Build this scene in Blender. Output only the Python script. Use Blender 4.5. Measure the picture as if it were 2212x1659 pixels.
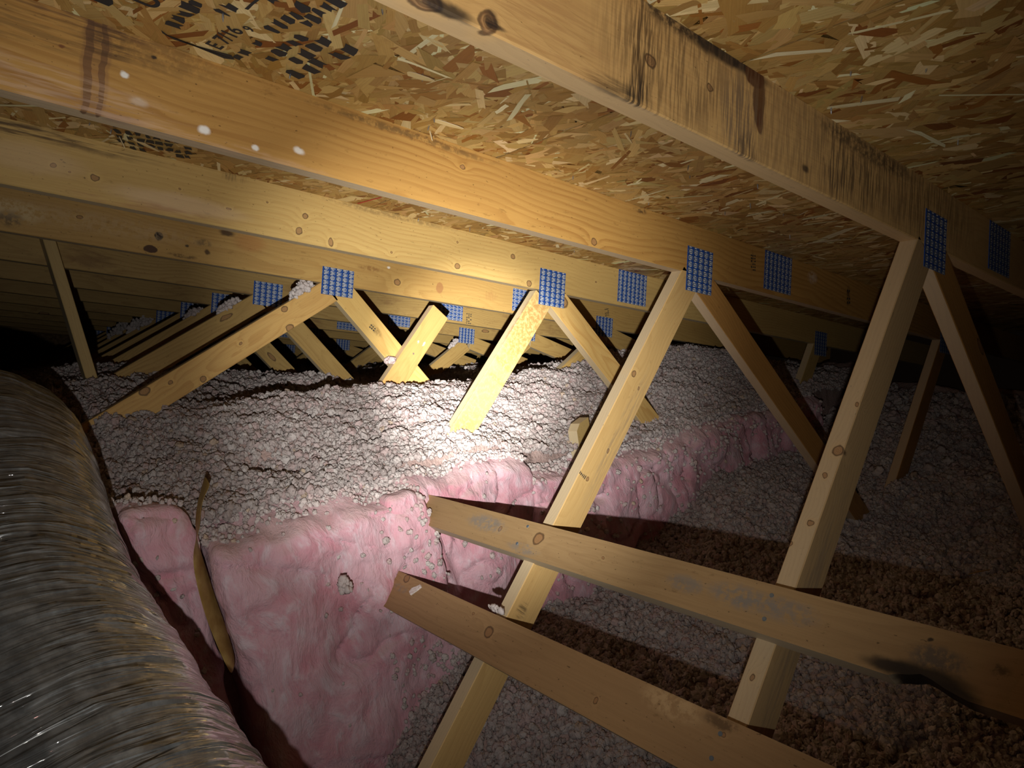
import bpy, bmesh, math, random
import numpy as np
from mathutils import Matrix, Vector

SC = bpy.context.scene
COL = SC.collection
for o in list(bpy.data.objects):
    bpy.data.objects.remove(o)

# ------------------------------------------------------------------ camera, world, lights, exposure
# world: X runs horizontally down-slope towards the eave, Y along the building across the trusses, Z up.
# roof frame: D down the slope, N square to the roof (downwards), P = Y.  Camera stands at the origin.
FPX = 1482.36
CX, CY = 1106.0, 829.5
RD = np.array([[0.77312946, -0.05662408, -0.63171556],
               [0.06027650, 0.99805837, -0.01569156],
               [0.63137752, -0.02594599, 0.77504144]])
PITCH = math.atan(4 / 12)
cT, sT = math.cos(PITCH), math.sin(PITCH)
WR = np.array([[cT, -sT, 0], [0, 0, 1], [-sT, -cT, 0]])     # roof frame -> world
RW = RD @ WR.T                                              # world -> camera (x right, y down, z forward)
cam_d = bpy.data.cameras.new('camera'); cam = bpy.data.objects.new('camera', cam_d); COL.objects.link(cam)
cam_d.sensor_width = 36.0; cam_d.lens = 36.0 * FPX / 2212.0; cam_d.clip_start = 0.02
cam.matrix_world = Matrix([[RW[0, i], -RW[1, i], -RW[2, i], 0] for i in range(3)] + [[0, 0, 0, 1]])
SC.camera = cam

wd = bpy.data.worlds.new('attic_dark'); SC.world = wd; wd.use_nodes = True
bg = wd.node_tree.nodes['Background']; bg.inputs[0].default_value = (1.0, 0.62, 0.42, 1); bg.inputs[1].default_value = 0.0015

def ray(q):
    """world direction through a photo pixel"""
    return WR @ (RD.T @ np.array([(q[0] - CX) / FPX, (q[1] - CY) / FPX, 1.0]))

def spot(name, power, deg, blend, colour, loc, aim, radius=0.006):
    l = bpy.data.lights.new(name, 'SPOT'); l.energy = power; l.spot_size = math.radians(deg); l.spot_blend = blend
    l.color = colour; l.shadow_soft_size = radius
    o = bpy.data.objects.new(name, l); COL.objects.link(o)
    o.location = loc
    d = Vector(ray(aim)) * 2.0 - Vector(loc)
    o.rotation_euler = d.to_track_quat('-Z', 'Y').to_euler()
    return o
TORCH = (-0.063, 0.021, -0.125)          # a hand torch held just under the lens: hot core, wide spill
spot('torch_core', 900, 20, 1.0, (1.0, 0.985, 0.92), TORCH, (1020, 810))
spot('torch_halo', 260, 46, 1.0, (1.0, 0.985, 0.92), TORCH, (1010, 770))
spot('torch_spill', 45, 102, 1.0, (1.0, 0.97, 0.90), TORCH, (950, 600))
spot('warm_fill', 1.25, 120, 1.0, (1.0, 0.50, 0.43), (0.03, 0.01, 0.02), (1106, 900), 0.01)  # added weak warm fill beside the lens, lifts the nearby shadows

SC.view_settings.view_transform = 'Standard'; SC.view_settings.look = 'None'
SC.view_settings.exposure = 0.0; SC.view_settings.gamma = 1.0; SC.view_settings.use_curve_mapping = False

# ------------------------------------------------------------------ positions
NB, DC = 0.405, 0.144                    # roof-square distance eye -> chord underside, chord depth
TY = [0.6084, 1.2281, 1.8365, 2.4431] + [2.4431 + 0.61 * (i + 1) for i in range(9)]
TH = 0.038

def on_y(yv, q):
    r = ray(q); return r * (yv / r[1])
def on_roof(n, q):
    r = ray(q); v = WR.T @ r; return r * (n / v[1])
def dn(k, q, off=0.0):
    v = WR.T @ on_y(TY[k] + off, q); return v[0], v[1]
def rf(d, n, p):
    return WR @ np.array([d, n, p])

# ------------------------------------------------------------------ numpy noise
def _hash(ix, iy, iz, seed):
    h = (ix.astype(np.int64) * 374761393 + iy.astype(np.int64) * 668265263 + iz.astype(np.int64) * 2147483647 + seed * 1274126177) & 0xffffffff
    h = ((h ^ (h >> 13)) * 1274126177) & 0xffffffff
    h = ((h ^ (h >> 16)) * 2246822519) & 0xffffffff
    return ((h ^ (h >> 15)) & 0xffffff) / float(0xffffff)
def vnoise(x, y, z=None, seed=0):
    if z is None: z = np.zeros_like(x)
    x0, y0, z0 = np.floor(x), np.floor(y), np.floor(z)
    fx, fy, fz = x - x0, y - y0, z - z0
    fx, fy, fz = [t * t * t * (t * (t * 6 - 15) + 10) for t in (fx, fy, fz)]
    r = 0
    for a in (0, 1):
        for b in (0, 1):
            for c in (0, 1):
                w = (fx if a else 1 - fx) * (fy if b else 1 - fy) * (fz if c else 1 - fz)
                r = r + w * _hash(x0 + a, y0 + b, z0 + c, seed)
    return r * 2 - 1
def fbm(x, y, z=None, octv=4, seed=0, gain=0.5):
    s = 0; a = 1.0; f = 1.0
    for i in range(octv):
        s = s + a * vnoise(x * f, y * f, None if z is None else z * f, seed + i * 17)
        a *= gain; f *= 2.03
    return s

# ------------------------------------------------------------------ object helpers
def tag(o, label=None, cat=None, group=None, kind=None):
    if label: o['label'] = label
    if cat: o['category'] = cat
    if group: o['group'] = group
    if kind: o['kind'] = kind
    return o
def empty(name, loc=(0, 0, 0)):
    o = bpy.data.objects.new(name, None); COL.objects.link(o); o.location = loc; o.empty_display_size = 0.05
    return o
def link_mesh(name, me, mat, parent=None, matrix=None, smooth=False):
    o = bpy.data.objects.new(name, me); COL.objects.link(o)
    if mat is not None and len(me.materials) == 0: me.materials.append(mat)
    if parent is not None:
        o.parent = parent
        if matrix is not None:
            o.matrix_parent_inverse = Matrix.Identity(4)
            o.matrix_local = Matrix.Translation(-Vector(parent.location)) @ matrix
        else:
            o.location = -Vector(parent.location)
    elif matrix is not None: o.matrix_world = matrix
    if smooth:
        me.polygons.foreach_set('use_smooth', [True] * len(me.polygons))
    return o
def pydata(name, v, f, mat, parent=None, matrix=None, smooth=False):
    me = bpy.data.meshes.new(name); me.from_pydata([tuple(map(float, p)) for p in v], [], f); me.update()
    return link_mesh(name, me, mat, parent, matrix, smooth)
def box_mesh(name, lo, hi, bevel=0.0016):
    bm = bmesh.new(); bmesh.ops.create_cube(bm, size=1)
    for v in bm.verts:
        for i in range(3): v.co[i] = lo[i] if v.co[i] < 0 else hi[i]
    if bevel: bmesh.ops.bevel(bm, geom=list(bm.edges), offset=bevel, segments=1, affect='EDGES')
    me = bpy.data.meshes.new(name); bm.to_mesh(me); bm.free(); return me
def frame(origin, xaxis, zaxis):
    x = Vector(xaxis).normalized(); z = Vector(zaxis); z = (z - x * z.dot(x)).normalized(); y = z.cross(x)
    m = Matrix.Identity(4)
    for i in range(3): m[i][0] = x[i]; m[i][1] = y[i]; m[i][2] = z[i]; m[i][3] = origin[i]
    return m
def prism_mesh(name, outline, y0, y1):
    """outline in local XZ, extruded over Y"""
    n = len(outline)
    v = [(x, y0, z) for x, z in outline] + [(x, y1, z) for x, z in outline]
    f = [tuple(range(n)), tuple(range(2 * n - 1, n - 1, -1))] + [(i, i + n, (i + 1) % n + n, (i + 1) % n) for i in range(n)]
    bm = bmesh.new(); vs = [bm.verts.new(p) for p in v]
    for q in f: bm.faces.new([vs[i] for i in q])
    bmesh.ops.recalc_face_normals(bm, faces=bm.faces)
    me = bpy.data.meshes.new(name); bm.to_mesh(me); bm.free(); return me

# ------------------------------------------------------------------ material helpers
class NT:
    def __init__(s, tree): s.t = tree; s.n = tree.nodes; s.l = tree.links
    def add(s, typ, **kw):
        nd = s.n.new(typ)
        for k, v in kw.items(): setattr(nd, k, v)
        return nd
    def put(s, sock, v):
        if isinstance(v, bpy.types.NodeSocket): s.l.new(v, sock)
        elif v is not None:
            if hasattr(sock, 'default_value'):
                if isinstance(v, (tuple, list)) and len(v) == 3 and len(sock.default_value) == 4: v = (*v, 1)
                sock.default_value = v
    def m(s, op, a, b=None, c=None, clamp=False):
        nd = s.add('ShaderNodeMath', operation=op, use_clamp=clamp)
        for i, v in enumerate((a, b, c)):
            if v is not None: s.put(nd.inputs[i], v)
        return nd.outputs[0]
    def vm(s, op, a, b=None):
        nd = s.add('ShaderNodeVectorMath', operation=op); s.put(nd.inputs[0], a)
        if b is not None:
            if op == 'SCALE': s.put(nd.inputs['Scale'], b)
            else: s.put(nd.inputs[1], b)
        return nd.outputs['Value'] if op in ('LENGTH', 'DOT_PRODUCT', 'DISTANCE') else nd.outputs[0]
    def noise(s, vec, scale=1.0, detail=3.0, rough=0.55, dist=0.0, col=False):
        nd = s.add('ShaderNodeTexNoise'); s.put(nd.inputs['Vector'], vec); s.put(nd.inputs['Scale'], scale)
        nd.inputs['Detail'].default_value = detail; nd.inputs['Roughness'].default_value = rough; nd.inputs['Distortion'].default_value = dist
        return nd.outputs['Color'] if col else nd.outputs['Fac']
    def mix(s, fac, a, b, mode='MIX'):
        nd = s.add('ShaderNodeMix', data_type='RGBA', blend_type=mode); s.put(nd.inputs[0], fac); s.put(nd.inputs[6], a); s.put(nd.inputs[7], b)
        return nd.outputs[2]
    def ramp(s, v, lo, hi, a=0.0, b=1.0, smooth=True):
        nd = s.add('ShaderNodeMapRange', interpolation_type='SMOOTHSTEP' if smooth else 'LINEAR'); s.put(nd.inputs[0], v)
        for i, x in enumerate((lo, hi, a, b)): s.put(nd.inputs[1 + i], x)
        return nd.outputs[0]
    def sep(s, v):
        nd = s.add('ShaderNodeSeparateXYZ'); s.put(nd.inputs[0], v); return nd.outputs
    def comb(s, x, y, z):
        nd = s.add('ShaderNodeCombineXYZ')
        for i, v in enumerate((x, y, z)): s.put(nd.inputs[i], v)
        return nd.outputs[0]
    def bump(s, h, dist, strength=1.0):
        nd = s.add('ShaderNodeBump'); s.put(nd.inputs['Height'], h); nd.inputs['Distance'].default_value = dist; nd.inputs['Strength'].default_value = strength
        return nd.outputs[0]
def new_mat(name):
    m = bpy.data.materials.new(name); m.use_nodes = True
    t = NT(m.node_tree); b = t.n['Principled BSDF']
    return m, t, b

def mark_group():
    g = bpy.data.node_groups.new('ellipse_mask', 'ShaderNodeTree')
    for nm, ty in (('Vector', 'NodeSocketVector'), ('Centre', 'NodeSocketVector'), ('InvR', 'NodeSocketVector'), ('Soft', 'NodeSocketFloat')):
        g.interface.new_socket(nm, in_out='INPUT', socket_type=ty)
    g.interface.new_socket('Mask', in_out='OUTPUT', socket_type='NodeSocketFloat')
    g.interface.new_socket('Dist', in_out='OUTPUT', socket_type='NodeSocketFloat')
    t = NT(g); i = t.add('NodeGroupInput'); o = t.add('NodeGroupOutput')
    d = t.vm('LENGTH', t.vm('MULTIPLY', t.vm('SUBTRACT', i.outputs[0], i.outputs[1]), i.outputs[2]))
    lo = t.m('SUBTRACT', 1.0, i.outputs[3])
    hi = t.m('ADD', 1.0, i.outputs[3])
    t.put(o.inputs[0], t.ramp(d, lo, hi, 1.0, 0.0)); t.put(o.inputs[1], d)
    return g
ELL = mark_group()

def wood_mat(name, light, dark, seed=0.0, ring=0.0085, pith=(-0.05, 0.03), tilt=0.02, knots=(), stains=(), rough=0.62,
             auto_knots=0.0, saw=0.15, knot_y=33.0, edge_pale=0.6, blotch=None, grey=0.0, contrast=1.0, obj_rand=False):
    """wood with real ring structure: local X runs along the grain, Y thickness, Z width (metres)"""
    light = (light[0], light[1] * 0.97, light[2] * 0.76); dark = (dark[0], dark[1] * 0.97, dark[2] * 0.76)
    m, t, b = new_mat(name)
    tc = t.add('ShaderNodeTexCoord').outputs['Object']
    if obj_rand:
        rnd = t.add('ShaderNodeObjectInfo').outputs['Random']
        off = t.comb(t.m('MULTIPLY', rnd, 37.0), t.m('MULTIPLY', rnd, 11.0), t.m('MULTIPLY', rnd, 23.0))
    else:
        off = (seed * 3.7, seed * 1.3, seed * 2.1)
    P = t.vm('ADD', tc, off)
    X, Y, Z = t.sep(tc)
    px = t.sep(P)[0]
    low = t.noise(t.comb(t.m('MULTIPLY', px, 1.3), seed, 0.0), 1.0, 2.0, col=True)
    lw = t.sep(t.vm('SUBTRACT', low, (0.5, 0.5, 0.5)))
    yy = t.m('ADD', t.m('ADD', Y, -pith[0]), t.m('MULTIPLY', lw[0], 0.13))
    zz = t.m('ADD', t.m('ADD', Z, -pith[1]), t.m('MULTIPLY_ADD', lw[1], 0.17, t.m('MULTIPLY', X, tilt)))
    r = t.vm('LENGTH', t.comb(0.0, yy, zz))
    fine = t.noise(t.vm('MULTIPLY', P, (2.2, 22, 22)), 1.0, 3.0)
    r = t.m('ADD', r, t.m('MULTIPLY', t.m('SUBTRACT', fine, 0.5), 0.020))
    jit = t.vm('SCALE', t.vm('SUBTRACT', t.noise(P, 38.0, 3.0, col=True), (0.5, 0.5, 0.5)), 0.012)
    PM = t.vm('ADD', tc, jit)
    kmasks = []
    for kk in knots:
        (kx, kz, rx, rz) = kk[:4]
        g = t.add('ShaderNodeGroup'); g.node_tree = ELL
        t.put(g.inputs[0], PM); g.inputs[1].default_value = (kx, 0, kz); g.inputs[2].default_value = (1 / rx, knot_y, 1 / rz); g.inputs[3].default_value = 0.22
        if len(kk) == 5: g.inputs[1].default_value = (kx, kk[4], kz); g.inputs[2].default_value = (1 / rx, 1 / rz, 45.0)
        kmasks.append((g.outputs[0], g.outputs[1]))
        r = t.m('ADD', r, t.m('MULTIPLY', t.m('POWER', 2.718, t.m('MULTIPLY', g.outputs[1], -0.55)), 0.030))
    if auto_knots:
        vo = t.add('ShaderNodeTexVoronoi', voronoi_dimensions='2D', feature='F1'); vo.inputs['Scale'].default_value = 1.0
        t.put(vo.inputs['Vector'], t.vm('MULTIPLY', t.comb(t.sep(PM)[0], t.sep(PM)[2], 0.0), (3.0, 9.0, 1)) if not obj_rand else
              t.vm('MULTIPLY', t.comb(t.sep(t.vm('ADD', PM, off))[0], t.sep(t.vm('ADD', PM, off))[2], 0.0), (3.0, 9.0, 1)))
        vd = vo.outputs['Distance']; sel = t.m('GREATER_THAN', t.sep(vo.outputs['Color'])[0], 1 - auto_knots)
        kd = t.m('ADD', t.m('DIVIDE', vd, 0.085), t.m('MULTIPLY', t.m('SUBTRACT', 1.0, sel), 9.0))
        kmasks.append((t.ramp(kd, 0.75, 1.2, 1.0, 0.0), kd))
        r = t.m('ADD', r, t.m('MULTIPLY', t.m('POWER', 2.718, t.m('MULTIPLY', kd, -0.55)), 0.026))
    fr = t.m('FRACT', t.m('DIVIDE', r, ring))
    late = t.m('MULTIPLY', t.ramp(fr, 0.35, 0.9), t.ramp(fr, 0.93, 1.0, 1.0, 0.0))
    fib = t.noise(t.vm('MULTIPLY', P, (6, 260, 260)), 1.0, 3.0, 0.6)
    vary = t.noise(t.vm('MULTIPLY', P, (1.6, 7, 7)), 1.0, 3.0)
    col = t.mix(t.m('MULTIPLY', t.m('MULTIPLY', late, t.ramp(t.noise(t.vm('MULTIPLY', P, (2.5, 9, 9)), 1.0, 2.0), 0.3, 0.65, 0.35, 1.0)), 0.42 * contrast), light, dark)
    col = t.mix(t.ramp(fib, 0.35, 0.75, 0.0, 0.22), col, tuple(c * 0.72 for c in dark))
    col = t.mix(t.ramp(vary, 0.35, 0.75, 0.0, 0.5), col, tuple(0.55 * a + 0.3 * c for a, c in zip(light, dark)))
    if blotch:
        bl = t.noise(t.vm('MULTIPLY', P, (4.5, 12, 14)), 1.0, 5.0, 0.65)
        col = t.mix(t.ramp(bl, 0.52, 0.72, 0.0, blotch[1]), col, blotch[0])
    if grey:
        gr = t.noise(t.vm('MULTIPLY', P, (3, 30, 18)), 1.0, 4.0)
        col = t.mix(t.ramp(gr, 0.4, 0.7, 0.0, grey), col, (0.55, 0.48, 0.38))
    dirt = t.noise(t.vm('MULTIPLY', P, (30, 70, 70)), 1.0, 5.0, 0.7)
    col = t.mix(t.ramp(dirt, 0.60, 0.74, 0.0, 0.45), col, tuple(c * 0.5 for c in dark))
    speck = t.noise(t.vm('MULTIPLY', P, (110, 220, 220)), 1.0, 1.0)
    col = t.mix(t.ramp(speck, 0.74, 0.78, 0.0, 0.7), col, tuple(c * 0.3 for c in dark))
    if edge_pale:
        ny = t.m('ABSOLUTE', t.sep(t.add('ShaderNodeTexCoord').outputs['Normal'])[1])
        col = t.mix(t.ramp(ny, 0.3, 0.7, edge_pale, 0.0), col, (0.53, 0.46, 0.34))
    brown, ringc = (0.26, 0.13, 0.055), (0.05, 0.025, 0.013)
    for msk, dst in kmasks:
        edge = t.m('MULTIPLY', t.ramp(dst, 0.7, 0.98), t.ramp(dst, 1.0, 1.25, 1.0, 0.0))
        halo = t.m('MULTIPLY', t.ramp(dst, 1.1, 2.6, 1.0, 0.0), 0.35)
        col = t.mix(halo, col, tuple(min(1, c * 1.12) for c in light))
        col = t.mix(t.m('MULTIPLY', msk, t.ramp(t.m('FRACT', t.m('MULTIPLY', dst, 3.3)), 0.2, 0.9, 0.60, 0.95)), col, brown)
        col = t.mix(t.m('MULTIPLY', edge, 0.75), col, ringc)
    for st in stains:
        (sx, sz, rx, rz, c, strength) = st[:6]; streak = st[6] if len(st) > 6 else None
        g = t.add('ShaderNodeGroup'); g.node_tree = ELL
        t.put(g.inputs[0], PM); g.inputs[1].default_value = (sx, 0, sz); g.inputs[2].default_value = (1 / rx, knot_y * 1.6, 1 / rz)
        g.inputs[3].default_value = 0.45 if streak != 'hard' else 0.12
        fac = t.m('MULTIPLY', g.outputs[0], strength)
        if streak == 'v':      # streaks square to the grain
            fac = t.m('MULTIPLY', fac, t.ramp(t.noise(t.vm('MULTIPLY', P, (190, 4, 13)), 1.0, 3.0, 0.7), 0.42, 0.6))
        elif streak == 'h':    # streaks along the grain
            fac = t.m('MULTIPLY', fac, t.ramp(t.noise(t.vm('MULTIPLY', P, (9, 8, 130)), 1.0, 3.0, 0.7), 0.4, 0.62))
        elif streak == 'b':
            fac = t.m('MULTIPLY', fac, t.ramp(t.noise(P, 70.0, 4.0, 0.7), 0.36, 0.58))
        col = t.mix(fac, col, c)
    t.put(b.inputs['Base Color'], col)
    b.inputs['Roughness'].default_value = rough; b.inputs['Specular IOR Level'].default_value = 0.35
    t.put(b.inputs['Normal'], t.bump(t.m('ADD', t.m('MULTIPLY', fib, saw), t.m('MULTIPLY', late, -0.1)), 0.0012, 0.8))
    return m

def flat_mat(name, c, rough=0.6, metal=0.0, spec=0.5):
    m, t, b = new_mat(name); b.inputs['Base Color'].default_value = (*c, 1); b.inputs['Roughness'].default_value = rough
    b.inputs['Metallic'].default_value = metal; b.inputs['Specular IOR Level'].default_value = spec
    return m

BLK, DRK, RST = (0.018, 0.014, 0.013), (0.06, 0.032, 0.016), (0.16, 0.055, 0.02)
WHT, GRY = (0.80, 0.79, 0.76), (0.13, 0.115, 0.105)
PALE, PALED = (0.58, 0.41, 0.19), (0.40, 0.235, 0.08)

def cm(k, q):                       # photo pixel on chord k -> chord-local (x, z)
    d, n = dn(k, q); return d, -(n + NB)
def kn(k, q, rx, rz): x, z = cm(k, q); return (x, z, rx, rz)
def stn(k, q, rx, rz, c, s, *a): x, z = cm(k, q); return (x, z, rx, rz, c, s, *a)

# top chords of the near trusses
CH = {}
def bxs0(q):
    r = ray(q); n_ = np.array([-0.61486, 0, 0.78864]); a_ = np.array([1.675, 0, -0.130]); X = r * ((a_ @ n_) / (r @ n_)); return X[1], (X - a_) @ np.array([-0.78864, 0, -0.61486])
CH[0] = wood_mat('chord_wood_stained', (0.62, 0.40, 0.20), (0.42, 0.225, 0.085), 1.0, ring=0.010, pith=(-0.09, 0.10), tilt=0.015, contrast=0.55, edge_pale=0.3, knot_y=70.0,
    knots=[kn(0, (920, 4), 0.020, 0.013), kn(0, (1052, 47), 0.013, 0.011), kn(0, (1405, 130), 0.010, 0.008), kn(0, (1532, 190), 0.007, 0.006)],
    stains=[stn(0, (960, 18), 0.035, 0.009, BLK, 0.9), stn(0, (1068, 56), 0.014, 0.003, BLK, 0.9),
            stn(0, (1060, 45), 0.010, 0.010, BLK, 0.75),
            stn(0, (1470, 50), 0.10, 0.016, BLK, 0.9, 'b'), stn(0, (1560, 118), 0.08, 0.012, BLK, 0.95), stn(0, (1620, 155), 0.05, 0.008, BLK, 0.9),
            stn(0, (1440, 130), 0.12, 0.09, DRK, 0.55, 'v'), stn(0, (1385, 150), 0.018, 0.09, DRK, 0.75, 'v'), stn(0, (1375, 200), 0.022, 0.022, BLK, 0.75, 'v'),
            stn(0, (1330, 190), 0.05, 0.012, BLK, 0.6, 'h'),
            stn(0, (1630, 165), 0.028, 0.018, (0.09, 0.032, 0.012), 0.95, 'hard'), stn(0, (1640, 215), 0.017, 0.045, (0.09, 0.032, 0.012), 0.9, 'hard'),
            stn(0, (1642, 262), 0.009, 0.022, (0.11, 0.04, 0.016), 0.85, 'hard'),
            stn(0, (1600, 260), 0.05, 0.06, GRY, 0.6, 'v'), stn(0, (1612, 330), 0.03, 0.03, BLK, 0.6, 'v'),
            stn(0, (1810, 350), 0.06, 0.07, BLK, 0.75, 'v'), stn(0, (1865, 400), 0.08, 0.05, BLK, 0.6, 'v'), stn(0, (1700, 280), 0.25, 0.09, (0.2, 0.12, 0.06), 0.5, 'v'),
            stn(0, (1880, 330), 0.20, 0.018, BLK, 0.7, 'b'), stn(0, (1990, 430), 0.3, 0.09, DRK, 0.6, 'v'), stn(0, (1740, 365), 0.010, 0.006, BLK, 0.8),
            stn(0, (1180, 70), 0.10, 0.05, (0.30, 0.13, 0.045), 0.35, 'h')])
CH[1] = wood_mat('chord_wood_orange', (0.46, 0.265, 0.092), (0.27, 0.115, 0.030), 2.3, ring=0.0125, pith=(-0.075, 0.02), tilt=0.028, contrast=1.35,
    knots=[kn(1, (1000, 362), 0.006, 0.005), kn(1, (1283, 522), 0.010, 0.008)],
    stains=[stn(1, (191, 130), 0.0055, 0.12, (0.055, 0.022, 0.015), 0.8, 'hard'), stn(1, (223, 140), 0.0045, 0.12, (0.055, 0.022, 0.015), 0.8, 'hard'),
            stn(1, (207, 140), 0.020, 0.12, (0.24, 0.12, 0.05), 0.5, 'hard'),
            stn(1, (208, 235), 0.06, 0.014, (0.10, 0.04, 0.03), 0.7, 'h'), stn(1, (185, 45), 0.09, 0.010, (0.10, 0.045, 0.03), 0.7, 'h'), stn(1, (232, 75), 0.03, 0.02, DRK, 0.5, 'h'),
            stn(1, (232, 105), 0.03, 0.02, DRK, 0.5, 'h'), stn(1, (20, 40), 0.2, 0.03, DRK, 0.4, 'h'), stn(1, (330, 110), 0.10, 0.03, DRK, 0.35, 'b'),
            stn(1, (271, 162), 0.0055, 0.0045, WHT, 1.0), stn(1, (440, 281), 0.0085, 0.0065, WHT, 1.0), stn(1, (552, 320), 0.006, 0.0045, WHT, 0.9),
            stn(1, (645, 327), 0.009, 0.006, WHT, 0.75), stn(1, (300, 221), 0.012, 0.007, WHT, 0.3), stn(1, (60, 170), 0.18, 0.03, (0.62, 0.44, 0.31), 0.4, 'h'),
            stn(1, (420, 300), 0.20, 0.008, (0.62, 0.42, 0.28), 0.4, 'h'), stn(1, (131, 97), 0.004, 0.003, RST, 0.9), stn(1, (335, 125), 0.004, 0.003, BLK, 0.9),
            stn(1, (1520, 470), 0.25, 0.012, BLK, 0.55, 'b'), stn(1, (1385, 455), 0.02, 0.008, DRK, 0.8, 'b'), stn(1, (880, 290), 0.20, 0.008, DRK, 0.6, 'b'),
            stn(1, (1625, 565), 0.008, 0.03, BLK, 0.7, 'v'), stn(1, (1832, 640), 0.012, 0.035, BLK, 0.75, 'b'), stn(1, (1755, 600), 0.03, 0.02, WHT, 0.3, 'b')])
CH[2] = wood_mat('chord_wood_pale_knotty', (0.55, 0.385, 0.175), (0.37, 0.21, 0.072), 3.1, ring=0.011, pith=(-0.08, -0.02), tilt=0.012, contrast=0.8,
    knots=[kn(2, (115, 358), 0.0065, 0.0050), kn(2, (204, 384), 0.0086, 0.0065), kn(2, (660, 466), 0.0079, 0.0072), kn(2, (646, 498), 0.0086, 0.0094), kn(2, (715, 523), 0.0065, 0.0122),
           kn(2, (1108, 554), 0.0086, 0.0094), kn(2, (988, 575), 0.0086, 0.0072), kn(2, (494, 451), 0.0058, 0.0029), kn(2, (1143, 612), 0.0108, 0.0101), kn(2, (1287, 609), 0.0050, 0.0043),
           kn(2, (845, 547), 0.0043, 0.0036), kn(2, (988, 523), 0.0043, 0.0036), kn(2, (578, 438), 0.0029, 0.0022), kn(2, (388, 409), 0.0029, 0.0022), kn(2, (150, 371), 0.0029, 0.0022)],
    stains=[stn(2, (60, 285), 0.22, 0.014, DRK, 0.7, 'h'), stn(2, (30, 275), 0.10, 0.010, DRK, 0.6, 'h'), stn(2, (390, 440), 0.14, 0.022, (0.70, 0.52, 0.36), 0.4),
            stn(2, (330, 450), 0.16, 0.012, (0.30, 0.13, 0.07), 0.45, 'h'), stn(2, (850, 465), 0.20, 0.010, DRK, 0.4, 'b'), stn(2, (60, 340), 0.10, 0.03, (0.68, 0.50, 0.34), 0.28),
            stn(2, (1380, 640), 0.10, 0.06, (0.36, 0.20, 0.09), 0.35, 'h'), stn(2, (505, 383), 0.03, 0.012, DRK, 0.4, 'v')])
CH[3] = wood_mat('chord_wood_rust_spotted', (0.49, 0.32, 0.132), (0.30, 0.15, 0.046), 4.4, ring=0.010, pith=(-0.06, 0.05), tilt=0.02, contrast=0.8,
    knots=[kn(3, (858, 610), 0.014, 0.012), kn(3, (500, 620), 0.010, 0.008), kn(3, (18, 470), 0.006, 0.005), kn(3, (172, 468), 0.008, 0.005)],
    stains=[stn(3, (343, 510), 0.012, 0.014, BLK, 0.95, 'hard'), stn(3, (325, 538), 0.022, 0.012, (0.05, 0.02, 0.012), 0.95, 'hard'), stn(3, (490, 503), 0.022, 0.010, DRK, 0.9),
            stn(3, (440, 525), 0.022, 0.012, DRK, 0.7, 'b'), stn(3, (448, 545), 0.008, 0.008, DRK, 0.9), stn(3, (405, 532), 0.006, 0.005, BLK, 0.9), stn(3, (395, 553), 0.04, 0.006, DRK, 0.7, 'b'),
            stn(3, (25, 455), 0.07, 0.03, (0.62, 0.50, 0.28), 0.6, 'b'), stn(3, (20, 472), 0.03, 0.02, DRK, 0.7, 'b'), stn(3, (540, 525), 0.05, 0.03, (0.40, 0.17, 0.05), 0.5),
            stn(3, (800, 580), 0.05, 0.010, (0.22, 0.10, 0.03), 0.7, 'b'), stn(3, (950, 622), 0.018, 0.024, (0.30, 0.13, 0.05), 0.7, 'hard'), stn(3, (1060, 640), 0.03, 0.02, (0.36, 0.17, 0.06), 0.5, 'v'),
            stn(3, (840, 578), 0.006, 0.005, WHT, 0.7), stn(3, (200, 480), 0.3, 0.03, (0.50, 0.36, 0.20), 0.4, 'b')])
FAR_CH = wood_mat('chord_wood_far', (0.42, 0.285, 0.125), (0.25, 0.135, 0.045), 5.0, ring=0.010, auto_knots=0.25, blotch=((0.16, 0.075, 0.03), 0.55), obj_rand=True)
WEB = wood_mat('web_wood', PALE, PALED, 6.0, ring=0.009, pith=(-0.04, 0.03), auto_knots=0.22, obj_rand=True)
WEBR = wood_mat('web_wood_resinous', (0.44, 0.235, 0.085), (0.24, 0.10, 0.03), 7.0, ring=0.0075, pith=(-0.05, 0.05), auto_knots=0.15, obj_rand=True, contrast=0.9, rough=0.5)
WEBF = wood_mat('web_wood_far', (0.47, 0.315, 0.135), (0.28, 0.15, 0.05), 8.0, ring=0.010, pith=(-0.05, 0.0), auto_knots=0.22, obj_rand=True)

# ------------------------------------------------------------------ roof deck of strand board
SEAM_D = float((WR.T @ on_roof(-(NB + DC), (1190, 293)))[0])
DECK_N = -(NB + DC)
m_core, t, b = new_mat('strand_board_core')
tc = t.add('ShaderNodeTexCoord').outputs['Object']
t.put(b.inputs['Base Color'], t.mix(t.ramp(t.noise(t.vm('MULTIPLY', tc, (30, 12, 30)), 1.0, 4.0), 0.35, 0.65), (0.20, 0.105, 0.038), (0.42, 0.27, 0.12)))
b.inputs['Roughness'].default_value = 0.75
m_strand, t, b = new_mat('wood_strands')
ca = t.add('ShaderNodeAttribute', attribute_name='tint').outputs['Color']; su = t.add('ShaderNodeAttribute', attribute_name='along').outputs['Vector']
sn = t.noise(t.vm('MULTIPLY', su, (9, 420, 1)), 1.0, 3.0, 0.65)
sv = t.noise(t.vm('MULTIPLY', su, (22, 50, 1)), 1.0, 3.0)
cc = t.mix(t.ramp(sn, 0.3, 0.75, 0.0, 0.30), ca, t.mix(1.0, ca, (0.45, 0.36, 0.28), 'MULTIPLY'))
cc = t.mix(t.ramp(sv, 0.55, 0.75, 0.0, 0.35), cc, t.mix(1.0, ca, (0.62, 0.5, 0.4), 'MULTIPLY'))
t.put(b.inputs['Base Color'], cc); b.inputs['Roughness'].default_value = 0.5; b.inputs['Specular IOR Level'].default_value = 0.4
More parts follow.
